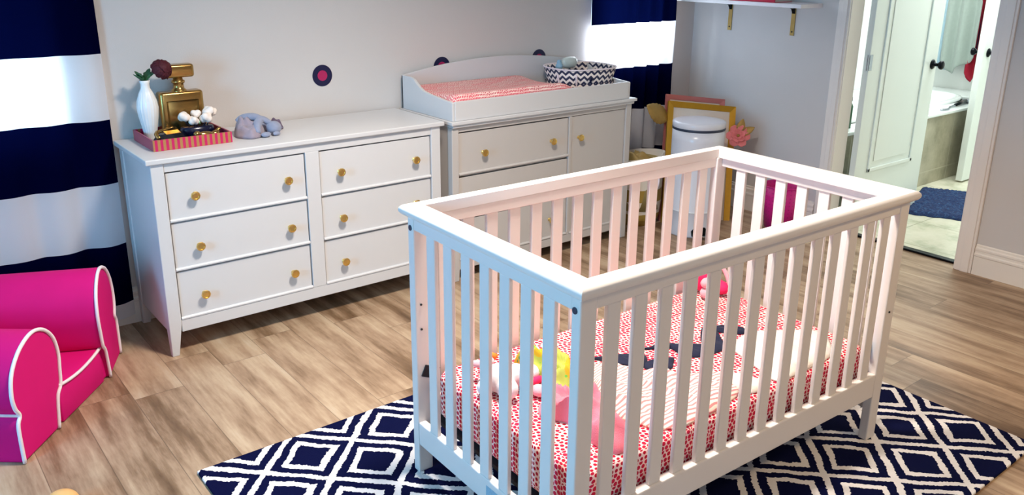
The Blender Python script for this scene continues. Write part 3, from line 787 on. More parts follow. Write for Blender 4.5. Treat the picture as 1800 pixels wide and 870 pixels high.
bm = B(); lathe(bm, [(.011, 0), (.011, .003), (0, .004)], 16); obj('button', bm, 'navy', CA, True, (-.045, -.162, .100), (PI/2, 0, 0))
obj('divider', bx(-.003, .003, -.124, .124, .004, .115), 'chevron', CA)
bt = empty('lotion_bottle', (2.19, -.20, .850), .3, 'clear bottle with pale blue cap lying across the chevron caddy', 'bottle')
bm = B(); lathe(bm, [(.012, -.05), (.026, -.035), (.033, 0), (.030, .05), (.018, .066), (0, .068)], 20, sy=.75); obj('bottle_body', bm, 'clearplastic', bt, True, (.02, 0, .150), (0, PI/2, -.2))
bm = B(); lathe(bm, [(.020, 0), (.020, .03), (.014, .034), (.014, .044), (0, .045)], 14); obj('cap', bm, 'bluecap', bt, True, (-.052, .012, .115))
bm = bx(-.012, .012, -.008, .008, 0, .012); obj('pump', bm, 'bluecap', bt, loc=(-.050, .012, .158), bevel=.003)
bm = B(); lathe(bm, [(.018, .0), (.019, .10), (.012, .118), (0, .118)], 16); obj('bottle_neck', bm, 'ceramic', bt, True, (-.052, .012, 0))
# nappies stacked inside the caddy
for k in range(3):
    d_ = obj('folded_diaper', bx(-.012, .012, -.07, .07, 0, .105), 'whitecloth', None, loc=(2.310+.030*k, -.235, .837), rot=(0, 0, math.radians(-8)), bevel=.006, seg=3)
    tag(d_, ('folded white diaper nearest the middle of the chevron caddy', 'folded white diaper between two others in the chevron caddy', 'folded white diaper nearest the right wall of the chevron caddy')[k], 'diaper', 'folded diapers in the caddy')

# ------------------------------------------------------------------ wall dots
for k, (x, z, l) in enumerate(((.812, 1.014, 'round navy wall decal with magenta centre above the six-drawer dresser'), (1.495, 1.008, 'round navy wall decal half hidden behind the left part of the arched back board'), (2.160, 1.008, 'round navy wall decal peeking over the arched back board beside the chevron caddy'))):
    e = empty('wall_decal', (x, -.0008, z), 0, l, 'wall decal', 'round decals on the back wall')
    bm = B(); lathe(bm, [(.051, 0), (.051, .0012), (0, .0012)], 40); obj('disc', bm, 'navy', e, rot=(PI/2, 0, 0))
    bm = B(); lathe(bm, [(.025, .0013), (.025, .0022), (0, .0022)], 32); obj('dot', bm, 'magenta', e, rot=(PI/2, 0, 0))

# ------------------------------------------------------------------ things on the dresser
TZ1 = .8235
tr_ = empty('striped_tray', (.075, -.198, TZ1), 0, 'low magenta and gold striped tray at the left end of the six-drawer dresser', 'tray')
bm = B(); box(bm, -.157, .157, -.138, -.132, 0, .044); obj('front_side', bm, 'traystripe', tr_)
bm = B(); box(bm, -.157, .157, .132, .138, 0, .044); obj('back_side', bm, 'traystripe', tr_)
for s in (-1, 1):
    obj('end_side', bx(min(s*.151, s*.157), max(s*.151, s*.157), -.132, .132, 0, .044), 'trayside', tr_)
obj('tray_bottom', bx(-.151, .151, -.132, .132, 0, .004), 'twig', tr_)
ZT = TZ1+.0045
vs = empty('bud_vase', (-.030, -.125, ZT), 0, 'slim white ribbed vase at the left of the striped tray', 'vase')
bm = B(); lathe(bm, [(.022, 0), (.023, .01), (.029, .05), (.038, .10), (.0415, .135), (.038, .165), (.027, .195), (.0175, .215), (.0165, .232), (.021, .247), (.019, .247), (.014, .232), (.0, .228)], 72, rib=(20, .028))
obj('vase_body', bm, 'ceramic', vs, True)
fl = empty('ranunculus_stem', (-.030, -.125, ZT+.229), 0, 'burgundy artificial bloom with green leaves standing in the white vase', 'flower')
tube_pts = smoothpts([(0, 0, 0), (.012, -.004, .03), (.045, -.012, .048)], 5, False)
bm = B(); tube(bm, tube_pts, .003, 8); obj('stem', bm, 'leaf', fl, True)
bm = B(); ball(bm, (0, 0, 0), (.026, .026, .024))
for ring, (n, r, tilt, sz) in enumerate(((5, .012, .25, .026), (8, .021, .75, .030), (10, .029, 1.15, .031))):
    for k in range(n):
        a = 2*PI*k/n+ring*.4
        m = Matrix.Rotation(a, 4, 'Z') @ Matrix.Translation((r, 0, .016-ring*.009)) @ Matrix.Rotation(tilt, 4, 'Y')
        bmesh.ops.create_uvsphere(bm, u_segments=10, v_segments=6, radius=1, matrix=m @ Matrix.Diagonal((sz*.52, sz*.52, .0022, 1)))

for v in bm.verts:
    v.co += v.co.normalized()*.0045*noise.noise(v.co*150) + Vector((0, 0, .003*noise.noise(v.co*260)))
bloom = obj('bloom', bm, 'bloom', fl, True, (.073, -.02, .064), (.9, .6, 0)); bloom.scale = (1.2, 1.2, 1.2)
def leafmesh(bm, L, Wd, fold=.25, n=8, serr=0.0, curl=.1):
    l, r, m_ = [], [], []
    for k in range(n+1):
        s = k/n; w_ = Wd*math.sin(PI*s**.8)**.8*.5*(1+(serr*(k % 2))) if 0 < k < n else .0008
        z = curl*L*s*s
        m_.append(bm.verts.new((s*L, 0, z))); l.append(bm.verts.new((s*L, w_, z+fold*w_))); r.append(bm.verts.new((s*L, -w_, z+fold*w_)))
    for k in range(n):
        bm.faces.new((m_[k], m_[k+1], l[k+1], l[k])); bm.faces.new((m_[k], r[k], r[k+1], m_[k+1]))
    return bm
for k, (L, rz, ry, p) in enumerate(((.055, .5, -.9, (0, 0, .008)), (.048, 2.4, -.75, (0, 0, .012)), (.045, -2.9, -.6, (-.004, 0, .012)), (.05, .1, -.6, (.01, 0, .02)), (.035, 3.3, -.95, (-.006, 0, .014)))):
    bm = leafmesh(B(), L*1.15, .036, serr=.35); obj('leaf', bm, 'leaf', fl, True, p, (0, ry, rz), solid=.0012)
pf = empty('perfume_bottle_statue', (.105, -.115, ZT), 0, 'shiny gold ceramic oversized perfume bottle standing in the striped tray', 'ornament')
bm = B(); rbox(bm, -.090, .090, -.034, .034, 0, .192, .016, 5); obj('bottle_body', bm, 'gold', pf, True, bevel=.012, seg=4)
bm = B(); lathe(bm, [(.034, .188), (.030, .196), (.022, .203), (.021, .222), (.027, .226), (.027, .234), (.020, .238), (.018, .25)], 24, c=(0, 0, 0)); obj('neck', bm, 'gold', pf, True)
bm = B(); rbox(bm, -.064, .064, -.028, .028, .248, .302, .014, 5); obj('stopper', bm, 'gold', pf, True, bevel=.011, seg=4)
bm = B(); rbox(bm, -.064, .064, -.0355, -.033, .035, .155, .008, 4); obj('raised_panel', bm, 'gold', pf, True, bevel=.001)
# dark pot with cotton bolls
cp = empty('cotton_boll_pot', (.134, -.208, ZT), 0, 'low dark pot of white cotton bolls in front of the gold bottle', 'ornament')
bm = B(); lathe(bm, [(.030, 0), (.050, .012), (.062, .035), (.058, .052), (.050, .056), (.0, .052)], 32, sx=1.15, sy=.62); obj('pot', bm, 'twig', cp, True)
for k, (x, y, z, r) in enumerate(((-.052, -.012, .100, .024), (-.018, -.022, .082, .0215), (.004, .012, .102, .021), (.034, -.018, .088, .026), (.056, .008, .108, .026), (.074, .014, .104, .019))):
    bm = B()
    for q in range(5):
        a = 2*PI*q/5+k; ball(bm, (x+math.cos(a)*r*.42, y+math.sin(a)*r*.42, z+(.2*r if q % 2 else -.15*r)), r*.66, 12)
    obj('boll', bm, 'cotton', cp, remesh=.003)
    bm = B(); tube(bm, [(x*.5, y*.4, .045), (x, y, z-r*.6)], .0028, 7); obj('twig', bm, 'twig', cp, True)
# faceted trinket box
tb = empty('faceted_trinket_box', (.012, -.245, ZT), .12, 'faceted dark glass trinket box with gold plate at the left front of the tray', 'trinket box')
bm = B(); lathe(bm, [(.052, 0), (.066, .012), (.066, .026), (.050, .046), (.030, .050)], 8, sy=.66, sx=1.05); obj('glass_box', bm, 'blackglass', tb)
bm = bx(-.030, .030, -.016, .016, 0, .003); obj('gold_plate', bm, 'brass', tb, loc=(.004, -.014, .0485), rot=(.25, 0, 0), bevel=.001)
bm = B(); tube(bm, smoothpts([(-.052, -.020, .030), (-.048, .015, .046), (-.015, .030, .052), (.030, .032, .060)], 5, False), [.010]*3+[.0095]*5+[.0075]*5+[.005]*3, 8); obj('gold_rim', bm, 'gold', tb, True)
# gold animal figurine
fg = empty('gold_animal_figurine', (.158, -.278, ZT), .15, 'small gold animal figurine lying at the right front of the tray', 'figurine')
bm = B(); ball(bm, (-.012, 0, .026), (.038, .016, .017), rot=Matrix.Rotation(.15, 4, 'Y')); ball(bm, (-.052, -.002, .036), (.016, .013, .013)); ball(bm, (-.060, -.004, .020), (.007, .007, .016)); ball(bm, (.030, .006, .026), (.022, .016, .014)); ball(bm, (.045, .010, .040), (.020, .008, .007), rot=Matrix.Rotation(-.5, 4, 'Y')); ball(bm, (.040, -.008, .010), (.024, .008, .007)); ball(bm, (-.03, -.008, .008), (.022, .007, .007))
obj('body', bm, 'gold', fg, remesh=.003)
# grey lovey
lv = empty('plush_lovey', (.378, -.238, TZ1), .1, 'crumpled grey and lilac plush lovey blanket right of the striped tray', 'plush toy')
bm = B(); ball(bm, (0, 0, .0), .001)
bm = cloth(B(), [(-.105,-.03),(-.09,.03),(-.06,.075),(.0,.085),(.04,.07),(.05,.02),(.02,-.03),(-.02,-.075),(-.07,-.085)], 0, .062, 31, amp=.7, freq=20, edge=.6); obj('blanket', bm, 'plushlilac', lv, True)
bm = cloth(B(), [(.02,.03),(.07,.06),(.135,.075),(.150,.045),(.115,.010),(.06,-.005)], 0, .035, 37, amp=.8, freq=22); obj('satin_corner', bm, 'plushplum', lv, True)
bm = B(); ball(bm, (.050, -.055, .030), (.034, .031, .0295)); ball(bm, (.020, -.02, .050), (.028, .020, .014), rot=Matrix.Rotation(.6, 4, 'Z')); obj('head', bm, 'plushgrey', lv, remesh=.004)
for k, pts in enumerate(([(.035, -.03, .052), (-.005, .0, .074), (-.045, .03, .070), (-.070, .04, .055)], [(.04, -.05, .05), (.01, -.03, .066), (-.02, -.045, .050), (-.035, -.075, .02)])):
    bm = B(); P_ = smoothpts(pts, 5, False); tube(bm, P_, [.010+.008*math.sin(PI*i/len(P_)) for i in range(len(P_))], 10); obj('ear', bm, 'plushgrey', lv, True)
bm = B(); ball(bm, (-.005, -.088, .012), (.022, .014, .011)); ball(bm, (.045, -.086, .010), (.018, .010, .009)); obj('paw', bm, 'plushgrey', lv, True)

# ------------------------------------------------------------------ curtains
def curtain(name, x0, x1, yc, label, seed, folds, amp, ztop=2.28, zbot=.045):
    root = empty(name, ((x0+x1)/2, yc, 0), 0, label, 'curtain')
    bm = B(); nx_ = int((x1-x0)/.010); nz = 60; g = []
    L = x1-x0
    for j in range(nz+1):
        z = zbot+(ztop-zbot)*j/nz; row = []; spread = 1-.04*j/nz
        for i in range(nx_+1):
            s = i/nx_
            ph = s*folds*2*PI + .7*math.sin(s*7+seed) + .5*noise.noise(Vector((s*3, z*.9, seed)))
            a = amp*(.55+.45*math.sin(s*5+seed*2))*(1.0+.3*math.sin(z*2+s*9))
            y = a*math.sin(ph)+.004*noise.noise(Vector((s*12, z*3, seed+4)))
            x = (s-.5)*L + .006*math.cos(ph)
            zz = z + (.012*math.sin(ph*.5+seed) if 0 < j < nz else 0)
            row.append(bm.verts.new((x, y, zz)))
        g.append(row)
    for j in range(nz):
        for i in range(nx_): bm.faces.new((g[j][i], g[j][i+1], g[j+1][i+1], g[j+1][i]))
    o = obj('panel', bm, 'curtain', root, True)
    bm = B(); tube(bm, [(-L/2-.05, 0, ztop+.02), (L/2+.05, 0, ztop+.02)], .012, 12)
    for s in (-1, 1): ball(bm, (s*(L/2+.06), 0, ztop+.02), .022)
    obj('rod', bm, 'brass', root, True)
    return root
curtain('curtain', -1.75, -.162, -.034, 'navy and white colour-block curtain at the left, behind the pink armchair', 1.0, 9, .018)
curtain('curtain.001', 2.508, 3.245, -.055, 'navy and white colour-block curtain in the corner behind the chevron caddy', 2.0, 6, .022)

# ------------------------------------------------------------------ armchair
ang = math.atan2(.777, .63)
AC = empty('kids_armchair', (-.752, -.938, 0), ang, 'hot pink child armchair with white piping at the left edge', 'armchair')
DEP = .42
def mush(flip):
    p = [(.005, .0), (.005, .13), (.022, .165), (.005, .20), (.000, .25), (.020, .315), (.075, .368), (.150, .393), (.215, .375), (.262, .325), (.278, .26), (.272, .20), (.262, .145), (.235, .11), (.215, .0)]
    if flip: p = [(.80-x, z) for x, z in p][::-1]
    return p
def smooth2(p, fixed, n=5):
    q = smoothpts([Vector((x, 0, z)) for x, z in p], n, False); return [(v.x, max(0.0, v.z)) for v in q]
SPL = Matrix.Translation((.60, 0, 0)) @ Matrix.Rotation(math.radians(15), 4, 'Z') @ Matrix.Translation((-.60, 0, 0)) @ Matrix.Diagonal((1, 1, 1.085, 1))
for flip in (False, True):
    pr_ = smooth2(mush(flip), 0); before = set(AC.children)
    bm = B(); prism(bm, pr_, .0, DEP, 'y')
    a = obj('arm', bm, 'pink', AC, True, bevel=.014, seg=3)
    md = a.modifiers.new('wn', 'WEIGHTED_NORMAL')
    pp = [(x, -.004, z) for x, z in pr_]
    obj('piping', tube(B(), [(x, -.001, max(.004, z)) for x, z in pr_], .0062, 8), 'piping', AC, True)
    # side seam running back along the outer face
    xo = .80-.0 if flip else .0
    zz = .165; xs = (.80-.022) if flip else .022
    obj('piping', tube(B(), [(xs, .0, zz), (xs, DEP-.02, zz)], .0055, 8), 'piping', AC, True)
    if flip:      # the far arm splays outwards
        for ch in AC.children:
            if ch not in before: ch.data.transform(SPL)
# seat block with dished cushion
bm = B(); g = []; n1, n2 = 18, 14
for j in range(n2+1):
    row = []
    for i in range(n1+1):
        s = i/n1; q = 2*s-1; d = j/n2
        z = .128 + .020*math.sin(PI*min(1, d*1.0))*(1-q*q) + .018*q*q*(1-d)
        row.append(bm.verts.new((.255+s*.30, .004+d*(DEP-.06), z)))
    g.append(row)
for j in range(n2):
    for i in range(n1): bm.faces.new((g[j][i], g[j][i+1], g[j+1][i+1], g[j+1][i]))
edge = [g[0][i] for i in range(n1+1)]+[g[j][n1] for j in range(1, n2+1)]+[g[n2][i] for i in range(n1-1, -1, -1)]+[g[j][0] for j in range(n2-1, 0, -1)]
low = [bm.verts.new((v.co.x, v.co.y, 0.001)) for v in edge]
for k in range(len(edge)): bm.faces.new((edge[k], edge[(k+1) % len(edge)], low[(k+1) % len(edge)], low[k]))
bm.faces.new(low); seat = obj('seat', bm, 'pink', AC, True, bevel=.006)
bm = bx(.205, .60, .010, DEP-.05, 0.001, .10); obj('base', bm, 'pink', AC, bevel=.01)
obj('piping', tube(B(), [(v.co.x, .0, v.co.z) for v in []] or [( .255+i/n1*.30, .001, .128+.018*(2*i/n1-1)**2) for i in range(n1+1)], .0058, 8), 'piping', AC, True)
bm = B(); rbox(bm, .06, .66, 0, .13, 0.001, .41, .05, 5)
bk = obj('backrest', bm, 'pink', AC, True, (0, DEP-.10, 0), (-.06, 0, 0), bevel=.05, seg=5)

# orange toy at the bottom edge
tg = empty('wooden_ball_toy', (-.706, -1.288, 0), 0, 'round honey-coloured wooden toy on the floor at the lower left edge', 'toy')
bm = B(); ball(bm, (0, 0, .038), (.048, .048, .038), 28); obj('toy_body', bm, 'honeywood', tg, True)

# ------------------------------------------------------------------ corner: hamper, bin, frames, flower, wastebasket
hm = empty('striped_hamper', (2.725, -.285, 0), 0, 'gold and white striped fabric hamper between the right dresser and the pedal bin', 'hamper')
bm = B(); n = 40; prof = [(.118, .002), (.140, .06), (.150, .16), (.156, .30), (.158, .420), (.155, .422), (.150, .30), (.142, .16), (.130, .03), (0, .02)]
lathe(bm, prof, n)
for v in bm.verts:
    a = math.atan2(v.co.y, v.co.x); f = 1+.035*math.sin(a*5+v.co.z*9)+.02*math.sin(a*9-v.co.z*14); v.co.x *= f; v.co.y *= f
    if v.co.z > .35: v.co.z += .022*math.sin(a+2.4)
obj('bag', bm, 'hamper', hm, True)
bm = B(); lathe(bm, [(.1475, .10), (.149, .395), (.146, .395), (.142, .10)], n)
obj('lining', bm, 'hamperin', hm, True)
bm = B(); tube(bm, smoothpts([(-.06, -.150, .36), (-.065, -.172, .30), (-.03, -.180, .24), (.005, -.172, .29), (.01, -.152, .36)], 6, False), .006, 8); obj('rope_handle', bm, 'piping', hm, True)
bm = cloth(B(), [(-.12,-.06),(-.09,.06),(.0,.10),(.09,.07),(.11,-.02),(.05,-.10),(-.05,-.11)], 0, .05, 44, amp=.9, freq=16)
lt = obj('laundry_cloth', bm, 'goldpaper', None, True, (2.725, -.285, .355)); tag(lt, 'gold printed cloth stuffed in the top of the striped hamper', 'laundry')
# prop inside so laundry rests: the hamper's filler
bm = B(); lathe(bm, [(.110, .025), (.125, .16), (.135, .354), (0, .356)], 24); obj('filling', bm, 'whitecloth', hm, True)

pb = empty('pedal_bin', (2.852, -.628, 0), 0, 'tall white round pedal bin with a grey band below the lid in the corner', 'bin')
bm = B(); lathe(bm, [(.146, 0), (.148, .008), (.150, .055), (.150, .150), (.1515, .152), (.1515, .157), (.150, .159), (.150, .560), (.150, .622), (0, .622)], 56); obj('bin_body', bm, 'bin', pb, True)
bm = B(); lathe(bm, [(.1512, .6235), (.1525, .626), (.1525, .635), (.1512, .6375)], 56); obj('band', bm, 'screwcap', pb, True)
bm = B(); lathe(bm, [(.150, .623), (.150, .637), (.152, .640), (.152, .664), (.148, .669), (.135, .672), (.09, .677), (0, .680)], 56); obj('lid', bm, 'bin', pb, True)
bm = B(); lathe(bm, [(.1505, .150), (.1528, .151), (.1528, .156), (.1505, .157)], 56); obj('ring', bm, 'ceramic', pb, True)
pa = math.radians(-122)
bm = B(); prism(bm, [(-.045, 0), (-.050, .03), (-.03, .055), (.03, .055), (.050, .03), (.045, 0)], -.015, .0, 'y'); obj('pedal_housing', bm, 'blackmetal', pb, False, (math.cos(pa)*.140, math.sin(pa)*.140, .012), (0, 0, pa+PI/2), bevel=.003)
bm = B(); rbox(bm, -.038, .038, -.055, .0, 0, .008, .02, 6); obj('pedal', bm, 'chrome', pb, True, (math.cos(pa)*.153, math.sin(pa)*.153, .022), (0, 0, pa+PI/2), bevel=.003)

# leaning frames
e_ = Vector((.866, -.5, 0)); lean = Vector((.19, .17, .72)).normalized()
def frame(name, base, width, height, fw, label, gold, depth=.022):
    # local x = along e_, local z = up the lean, local y = out of the face (away from the room)
    zax = lean; xax = (e_ - zax*e_.dot(zax)).normalized(); yax = zax.cross(xax)
    m = Matrix((xax, yax, zax)).transposed().to_4x4(); m.translation = base
    root = bpy.data.objects.new(name, None); COL.objects.link(root); root.matrix_world = m
    tag(root, label, 'picture frame')
    mat = 'goldframe' if gold else 'pinkframe'
    bm = B()
    def mitre(a, b, c, d):
        lo = [bm.verts.new((p[0], q, p[1])) for q in (0, depth) for p in (a, b, c, d)]
        # sloped inner face
        lo[2].co.y += .007; lo[3].co.y += .007
        for f in ((0,1,2,3),(4,7,6,5),(0,4,5,1),(1,5,6,2),(2,6,7,3),(3,7,4,0)): bm.faces.new([lo[k] for k in f])
    w_, h_ = width, height
    mitre((0, 0), (w_, 0), (w_-fw, fw), (fw, fw)); mitre((w_, 0), (w_, h_), (w_-fw, h_-fw), (w_-fw, fw))
    mitre((w_, h_), (0, h_), (fw, h_-fw), (w_-fw, h_-fw)); mitre((0, h_), (0, 0), (fw, fw), (fw, h_-fw))
    obj('frame_moulding', bm, mat, root)
    obj('mat_board', bx(fw-.004, w_-fw+.004, .012, .016, fw-.004, h_-fw+.004), 'matboard', root)
    obj('print', bx(fw+.065, w_-fw-.065, .0105, .0118, fw+.06, h_-fw-.050), 'blush', root)
    return root
frame('framed_picture', Vector((2.82, -.42, .004)), .438, .757, .036, 'gold picture frame with cream mat leaning behind the pedal bin', True)
nrm = lean.cross(e_).normalized()
frame('framed_picture', Vector((2.82, -.42, .004))+Vector((.016, .028, 0))*1.35-e_*.004, .385, .792, .03, 'dusty pink frame leaning behind the gold frame', False, depth=.018)
# gold paper leaf at frame's upper left, coral flower at right
lf = empty('gold_paper_leaf', (2.992, -.262, .595), 0, 'scalloped gold paper leaf sticking out left of the gold frame', 'paper leaf')
zl = Vector((-.72, .30, .55)).normalized()
xl = zl; yl = Vector((.5, .3, .8)); yl = (yl-xl*yl.dot(xl)).normalized(); zz_ = xl.cross(yl)
m = Matrix((xl, yl, zz_)).transposed().to_4x4(); m.translation = (2.992, -.268, .600); lf.matrix_world = m
obj('leaf_blade', leafmesh(B(), .175, .125, fold=.10, n=14, serr=.08, curl=.05), 'goldpaper', lf, True, solid=.0015)
FC = Vector((3.285, -.585, .515))
pfw = empty('paper_flower', FC, 0, 'coral pink paper flower propped right of the gold frame', 'paper flower')
d = (CAM-FC).normalized(); d = (d+Vector((.1, 0, .25))).normalized()
q = d.to_track_quat('Z', 'Y'); pfw.rotation_euler = q.to_euler()
def petal(L, Wd, cup):
    bm = B(); n = 8; g = []
    for i in range(n+1):
        s = i/n; w_ = Wd*.5*(math.sin(PI*min(1, s*.80+.12))**.6); row = []
        for j in range(7):
            t_ = (j-3)/3; row.append(bm.verts.new((s*L, t_*w_, cup*L*s*s*.8 + cup*.35*w_*t_*t_)))
        g.append(row)
    for i in range(n):
        for j in range(6): bm.faces.new((g[i][j], g[i+1][j], g[i+1][j+1], g[i][j+1]))
    return bm
for ring, (n, L, Wd, cup, z0, r0) in enumerate(((6, .062, .060, .22, 0, .010), (5, .040, .042, .5, .008, .004), (4, .022, .026, .9, .013, .002))):
    for k in range(n):
        a = 2*PI*k/n+ring*.5
        obj('petal', petal(L, Wd, cup), 'petal', pfw, True, (math.cos(a)*r0, math.sin(a)*r0, z0), (0, 0, a), solid=.0012)
bm = B(); ball(bm, (0, 0, .018), (.010, .010, .009), 12); obj('flower_centre', bm, 'goldpaper', pfw, True)
for k, a in enumerate((1.35, .75)):
    obj('leaf', leafmesh(B(), .095, .05, fold=.5, n=10, curl=.1), 'goldpaper', pfw, True, (math.cos(a)*.02, math.sin(a)*.02, -.008), (0, -.15, a-.25*k), solid=.0012)

wb = empty('wastebasket', (3.350, -.895, 0), 0, 'magenta perforated plastic wastebasket by the right wall baseboard', 'wastebasket')
bm = B(); uvl = bm.loops.layers.uv.new('UVMap'); n = 48
def ringv(r, z): return [bm.verts.new((r*math.cos(2*PI*k/n), r*math.sin(2*PI*k/n), z)) for k in range(n)]
R_ = [(.088, .001), (.114, .262), (.111, .262), (.085, .006)]
rs = [ringv(*r) for r in R_]
for (A, C, (r0, z0), (r1, z1)) in zip(rs, rs[1:], R_, R_[1:]):
    for k in range(n):
        f = bm.faces.new((A[k], A[(k+1) % n], C[(k+1) % n], C[k]))
        for lp, (kk, zz) in zip(f.loops, ((k, z0), (k+1, z0), (k+1, z1), (k, z1))): lp[uvl].uv = (kk*2*PI*.1/n, zz)
bm.faces.new(rs[0][::-1]); bm.faces.new(rs[-1])
obj('basket_body', bm, 'pinkbin', wb, True)
bm = B(); tube(bm, [(.114*math.cos(2*PI*k/n), .114*math.sin(2*PI*k/n), .263) for k in range(n)], .0035, 8, True); obj('rim', bm, 'pinkbin', wb, True)

# ------------------------------------------------------------------ wall shelf
sh = empty('wall_shelf', (XR, -.53, 1.30), 0, 'white wall shelf on gold brackets at the top of the right wall', 'shelf')
bm = B(); box(bm, -.215, -.0015, -.405, .50, .0, .022); obj('board', bm, 'shelfw', sh, bevel=.002)
for y in (.235, -.222):
    bm = B(); box(bm, -.006, -.0015, y-.014, y+.014, -.172, 0); box(bm, -.150, -.0015, y-.014, y+.014, -.005, -.0005)
    b_ = obj('bracket', bm, 'goldpaper', sh, bevel=.0015)
    bm = B(); prism(bm, [(-.006, -.005), (-.055, -.005), (-.022, -.018), (-.006, -.045)], y-.010, y+.010, 'y'); obj('gusset', bm, 'blackmetal', b_)
    for z in (-.035, -.150):
        bm = B(); lathe(bm, [(.005, 0), (.004, .002), (0, .0025)], 12); obj('screw', bm, 'dark', b_, True, (-.006, y, z), (0, -PI/2, 0))
bk_ = empty('red_book', (3.39, -.62, 1.3225), 0, 'red book lying flat on the white wall shelf', 'book')
bm = B(); box(bm, -.10, .07, -.13, .20, 0, .003); box(bm, -.10, .07, -.13, .20, .027, .030); box(bm, -.10, -.096, -.13, .20, .003, .027); obj('cover', bm, 'redbook', bk_, bevel=.001)
obj('pages', bx(-.094, .066, -.126, .196, .0035, .0265), 'whitecloth', bk_)

# ------------------------------------------------------------------ bathroom
tubo = empty('bathtub', (4.9, -.48, 0), 0, 'white drop-in bathtub with a stone tiled apron seen through the doorway', 'bathtub')
obj('apron_front', bx(3.63-4.9, 6.34-4.9, -.94+.48, -.90+.48, 0.001, .50), 'stone', tubo)
bm = B(); box(bm, 3.63-4.9, 6.34-4.9, -.955+.48, -.80+.48, .50, .525); box(bm, 3.63-4.9, 6.34-4.9, -.12+.48, -.004+.48, .50, .525)
box(bm, 3.63-4.9, 3.95-4.9, -.80+.48, -.12+.48, .50, .525); box(bm, 6.0-4.9, 6.34-4.9, -.80+.48, -.12+.48, .50, .525)
obj('deck', bm, 'tubwhite', tubo, bevel=.006)
bm = B(); A = oval(1.03, .345, 56, 4); Bq = oval(.90, .26, 56, 4)
r0 = [bm.verts.new((p[0]+.075, p[1]+.02, .540)) for p in A]; r1 = [bm.verts.new((p[0]*.96+.075, p[1]*.93+.02, .548)) for p in A]; r2 = [bm.verts.new((p[0]*.93+.075, p[1]*.88+.02, .53)) for p in A]; r3 = [bm.verts.new((p[0]+.075, p[1]+.02, .12)) for p in Bq]; rm = [bm.verts.new((p[0]+.075, p[1]+.02, .522)) for p in A]
for P, Q in ((rm, r0), (r0, r1), (r1, r2), (r2, r3)):
    for k in range(56): bm.faces.new((P[k], P[(k+1) % 56], Q[(k+1) % 56], Q[k]))
bm.faces.new(r3); obj('basin', bm, 'tubwhite', tubo, True)
def bottle(name, loc, r, h, mat, label):
    o = empty(name, loc, 0, label, 'bottle')
    bm = B(); lathe(bm, [(r, 0), (r, h*.7), (r*.5, h*.82), (r*.5, h*.86)], 20); obj('bottle_body', bm, mat, o, True)
    bm = B(); lathe(bm, [(r*.6, h*.86), (r*.6, h), (0, h)], 16); obj('cap', bm, 'blackmetal', o, True)
bottle('shampoo_bottle', (4.045, -.86, .5255), .022, .20, 'leaf', 'dark green bottle on the tub ledge seen through the hinge gap of the door')
rz_ = empty('hand_shower', (5.55, -.885, .5255), .12, 'dark-handled hand shower lying on the bathtub ledge', 'hand shower')
bm = B(); tube(bm, [(-.12, 0, .016), (.10, 0, .020)], [.011, .015], 12); obj('handle', bm, 'blackmetal', rz_, True)
bm = B(); lathe(bm, [(.035, 0), (.040, .012), (.030, .022), (0, .024)], 20); obj('spray_head', bm, 'chrome', rz_, True, (.135, 0, .004), (.0, .25, 0))
bm = B(); tube(bm, smoothpts([(-.12, 0, .012), (-.20, .01, .008), (-.30, -.012, .008), (-.38, .01, .008)], 6, False), .007, 8); obj('hose', bm, 'chrome', rz_, True)
bw = empty('blue_bath_toy', (4.02, -1.02, 0), 0, 'light blue plastic toy on the bathroom floor seen through the hinge gap', 'toy')
bm = B(); lathe(bm, [(.06, .001), (.075, .10), (.055, .20), (.02, .30), (0, .31)], 20, sy=.6); obj('toy_body', bm, 'bluething', bw, True)
# bath mat
bm = B(); n1, n2 = 60, 40; g = []
c0 = [Vector((4.235, -1.225)), Vector((4.405, -1.575)), Vector((5.085, -1.285)), Vector((4.93, -.985))]
for j in range(n2+1):
    row = []
    for i in range(n1+1):
        s, t_ = i/n1, j/n2
        p = (c0[0]*(1-s)+c0[3]*s)*(1-t_)+(c0[1]*(1-s)+c0[2]*s)*t_
        e = min(s, 1-s, t_, 1-t_); wv = 0.012*noise.noise(Vector((p.x*25, p.y*25, 1)))
        z = .003+min(1, e*25)*(.020+.010*noise.noise(Vector((p.x*60, p.y*60, 0))))
        row.append(bm.verts.new((p.x-4.66+(wv if e < .01 else 0), p.y+1.28+(wv if e < .01 else 0), z)))
    g.append(row)
for j in range(n2):
    for i in range(n1): bm.faces.new((g[j][i], g[j][i+1], g[j+1][i+1], g[j+1][i]))
edge = [g[0][i] for i in range(n1+1)]+[g[j][n1] for j in range(1, n2+1)]+[g[n2][i] for i in range(n1-1, -1, -1)]+[g[j][0] for j in range(n2-1, 0, -1)]
low = [bm.verts.new((v.co.x, v.co.y, 0)) for v in edge]
for k in range(len(edge)): bm.faces.new((edge[k], edge[(k+1) % len(edge)], low[(k+1) % len(edge)], low[k]))
bm.faces.new(low)
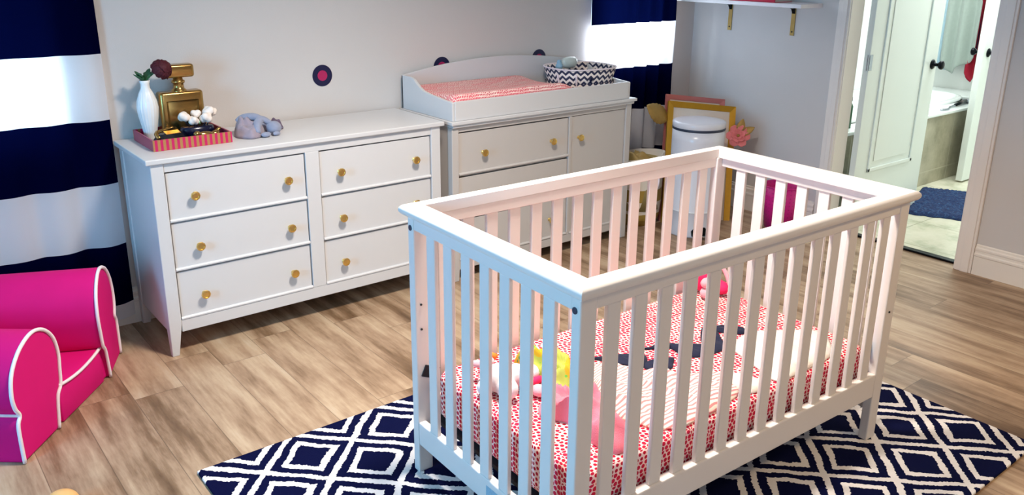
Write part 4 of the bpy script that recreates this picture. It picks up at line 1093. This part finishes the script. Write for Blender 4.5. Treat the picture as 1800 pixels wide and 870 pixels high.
mo = obj('bath_mat', bm, 'shag', None, True, (4.66, -1.28, .0008)); tag(mo, 'shaggy navy bath mat on the tiled bathroom floor beside the open door', 'bath mat')
# towels on a hook rail on the far bathroom wall
hr = empty('hook_rail', (6.348, -.48, 1.62), 0, 'hook rail on the far bathroom wall holding the towels', 'hook rail')
obj('rail_board', bx(-.018, 0, -.33, .33, -.03, .03), 'trimw', hr, bevel=.003)
for k in range(5):
    y = -.25+.125*k; bm = B(); tube(bm, smoothpts([(-.018, y, .01), (-.06, y, .0), (-.075, y, -.02), (-.06, y, -.038)], 4, False), .005, 8); obj('hook', bm, 'blackmetal', hr, True)
def towel(name, y0, y1, z0, z1, x, mat, label, cat, seed, folds=3, point=0.0):
    bm = B(); nx_, nz = 40, 40; g = []
    yc = (y0+y1)/2
    for j in range(nz+1):
        t_ = j/nz; z = z1+(z0-z1)*t_; row = []; w_ = (.25+.75*min(1, t_*2.2)**.7)
        for i in range(nx_+1):
            s = i/nx_; q = 2*s-1; ph = s*folds*2*PI+seed
            xx = -.030*math.sin(ph)*(.6+.4*t_) - .03*(1-q*q)
            zz = z + t_*point*abs(q)**1.0 + .02*t_*math.sin(ph*.7+seed)
            row.append(bm.verts.new((xx, q*(y1-y0)/2*w_, zz-z1)))
        g.append(row)
    for j in range(nz):
        for i in range(nx_): bm.faces.new((g[j][i], g[j][i+1], g[j+1][i+1], g[j+1][i]))
    o = obj(name, bm, mat, None, True, (x, yc, z1), solid=.008); tag(o, label, cat); return o
towel('blue_towel', -.46, -.24, .70, 1.58, 6.295, 'towelb', 'pale blue towel hanging leftmost on the far bathroom hooks', 'towel', 1.0, 2)
towel('grey_towel', -.63, -.33, .66, 1.60, 6.23, 'towelw', 'thick grey-white towel hanging in front of the blue one in the bathroom', 'towel', 2.2, 2.5, point=.16)
towel('crimson_towel', -.665, -.545, .62, 1.60, 6.29, 'towelr', 'crimson cloth hanging right of the grey towel in the bathroom', 'towel', .5, 1.5, point=.10)
towel('navy_robe', -.74, -.60, .86, 1.60, 6.32, 'toweln', 'dark navy garment hanging beside the far white door in the bathroom', 'robe', 3.0, 2)
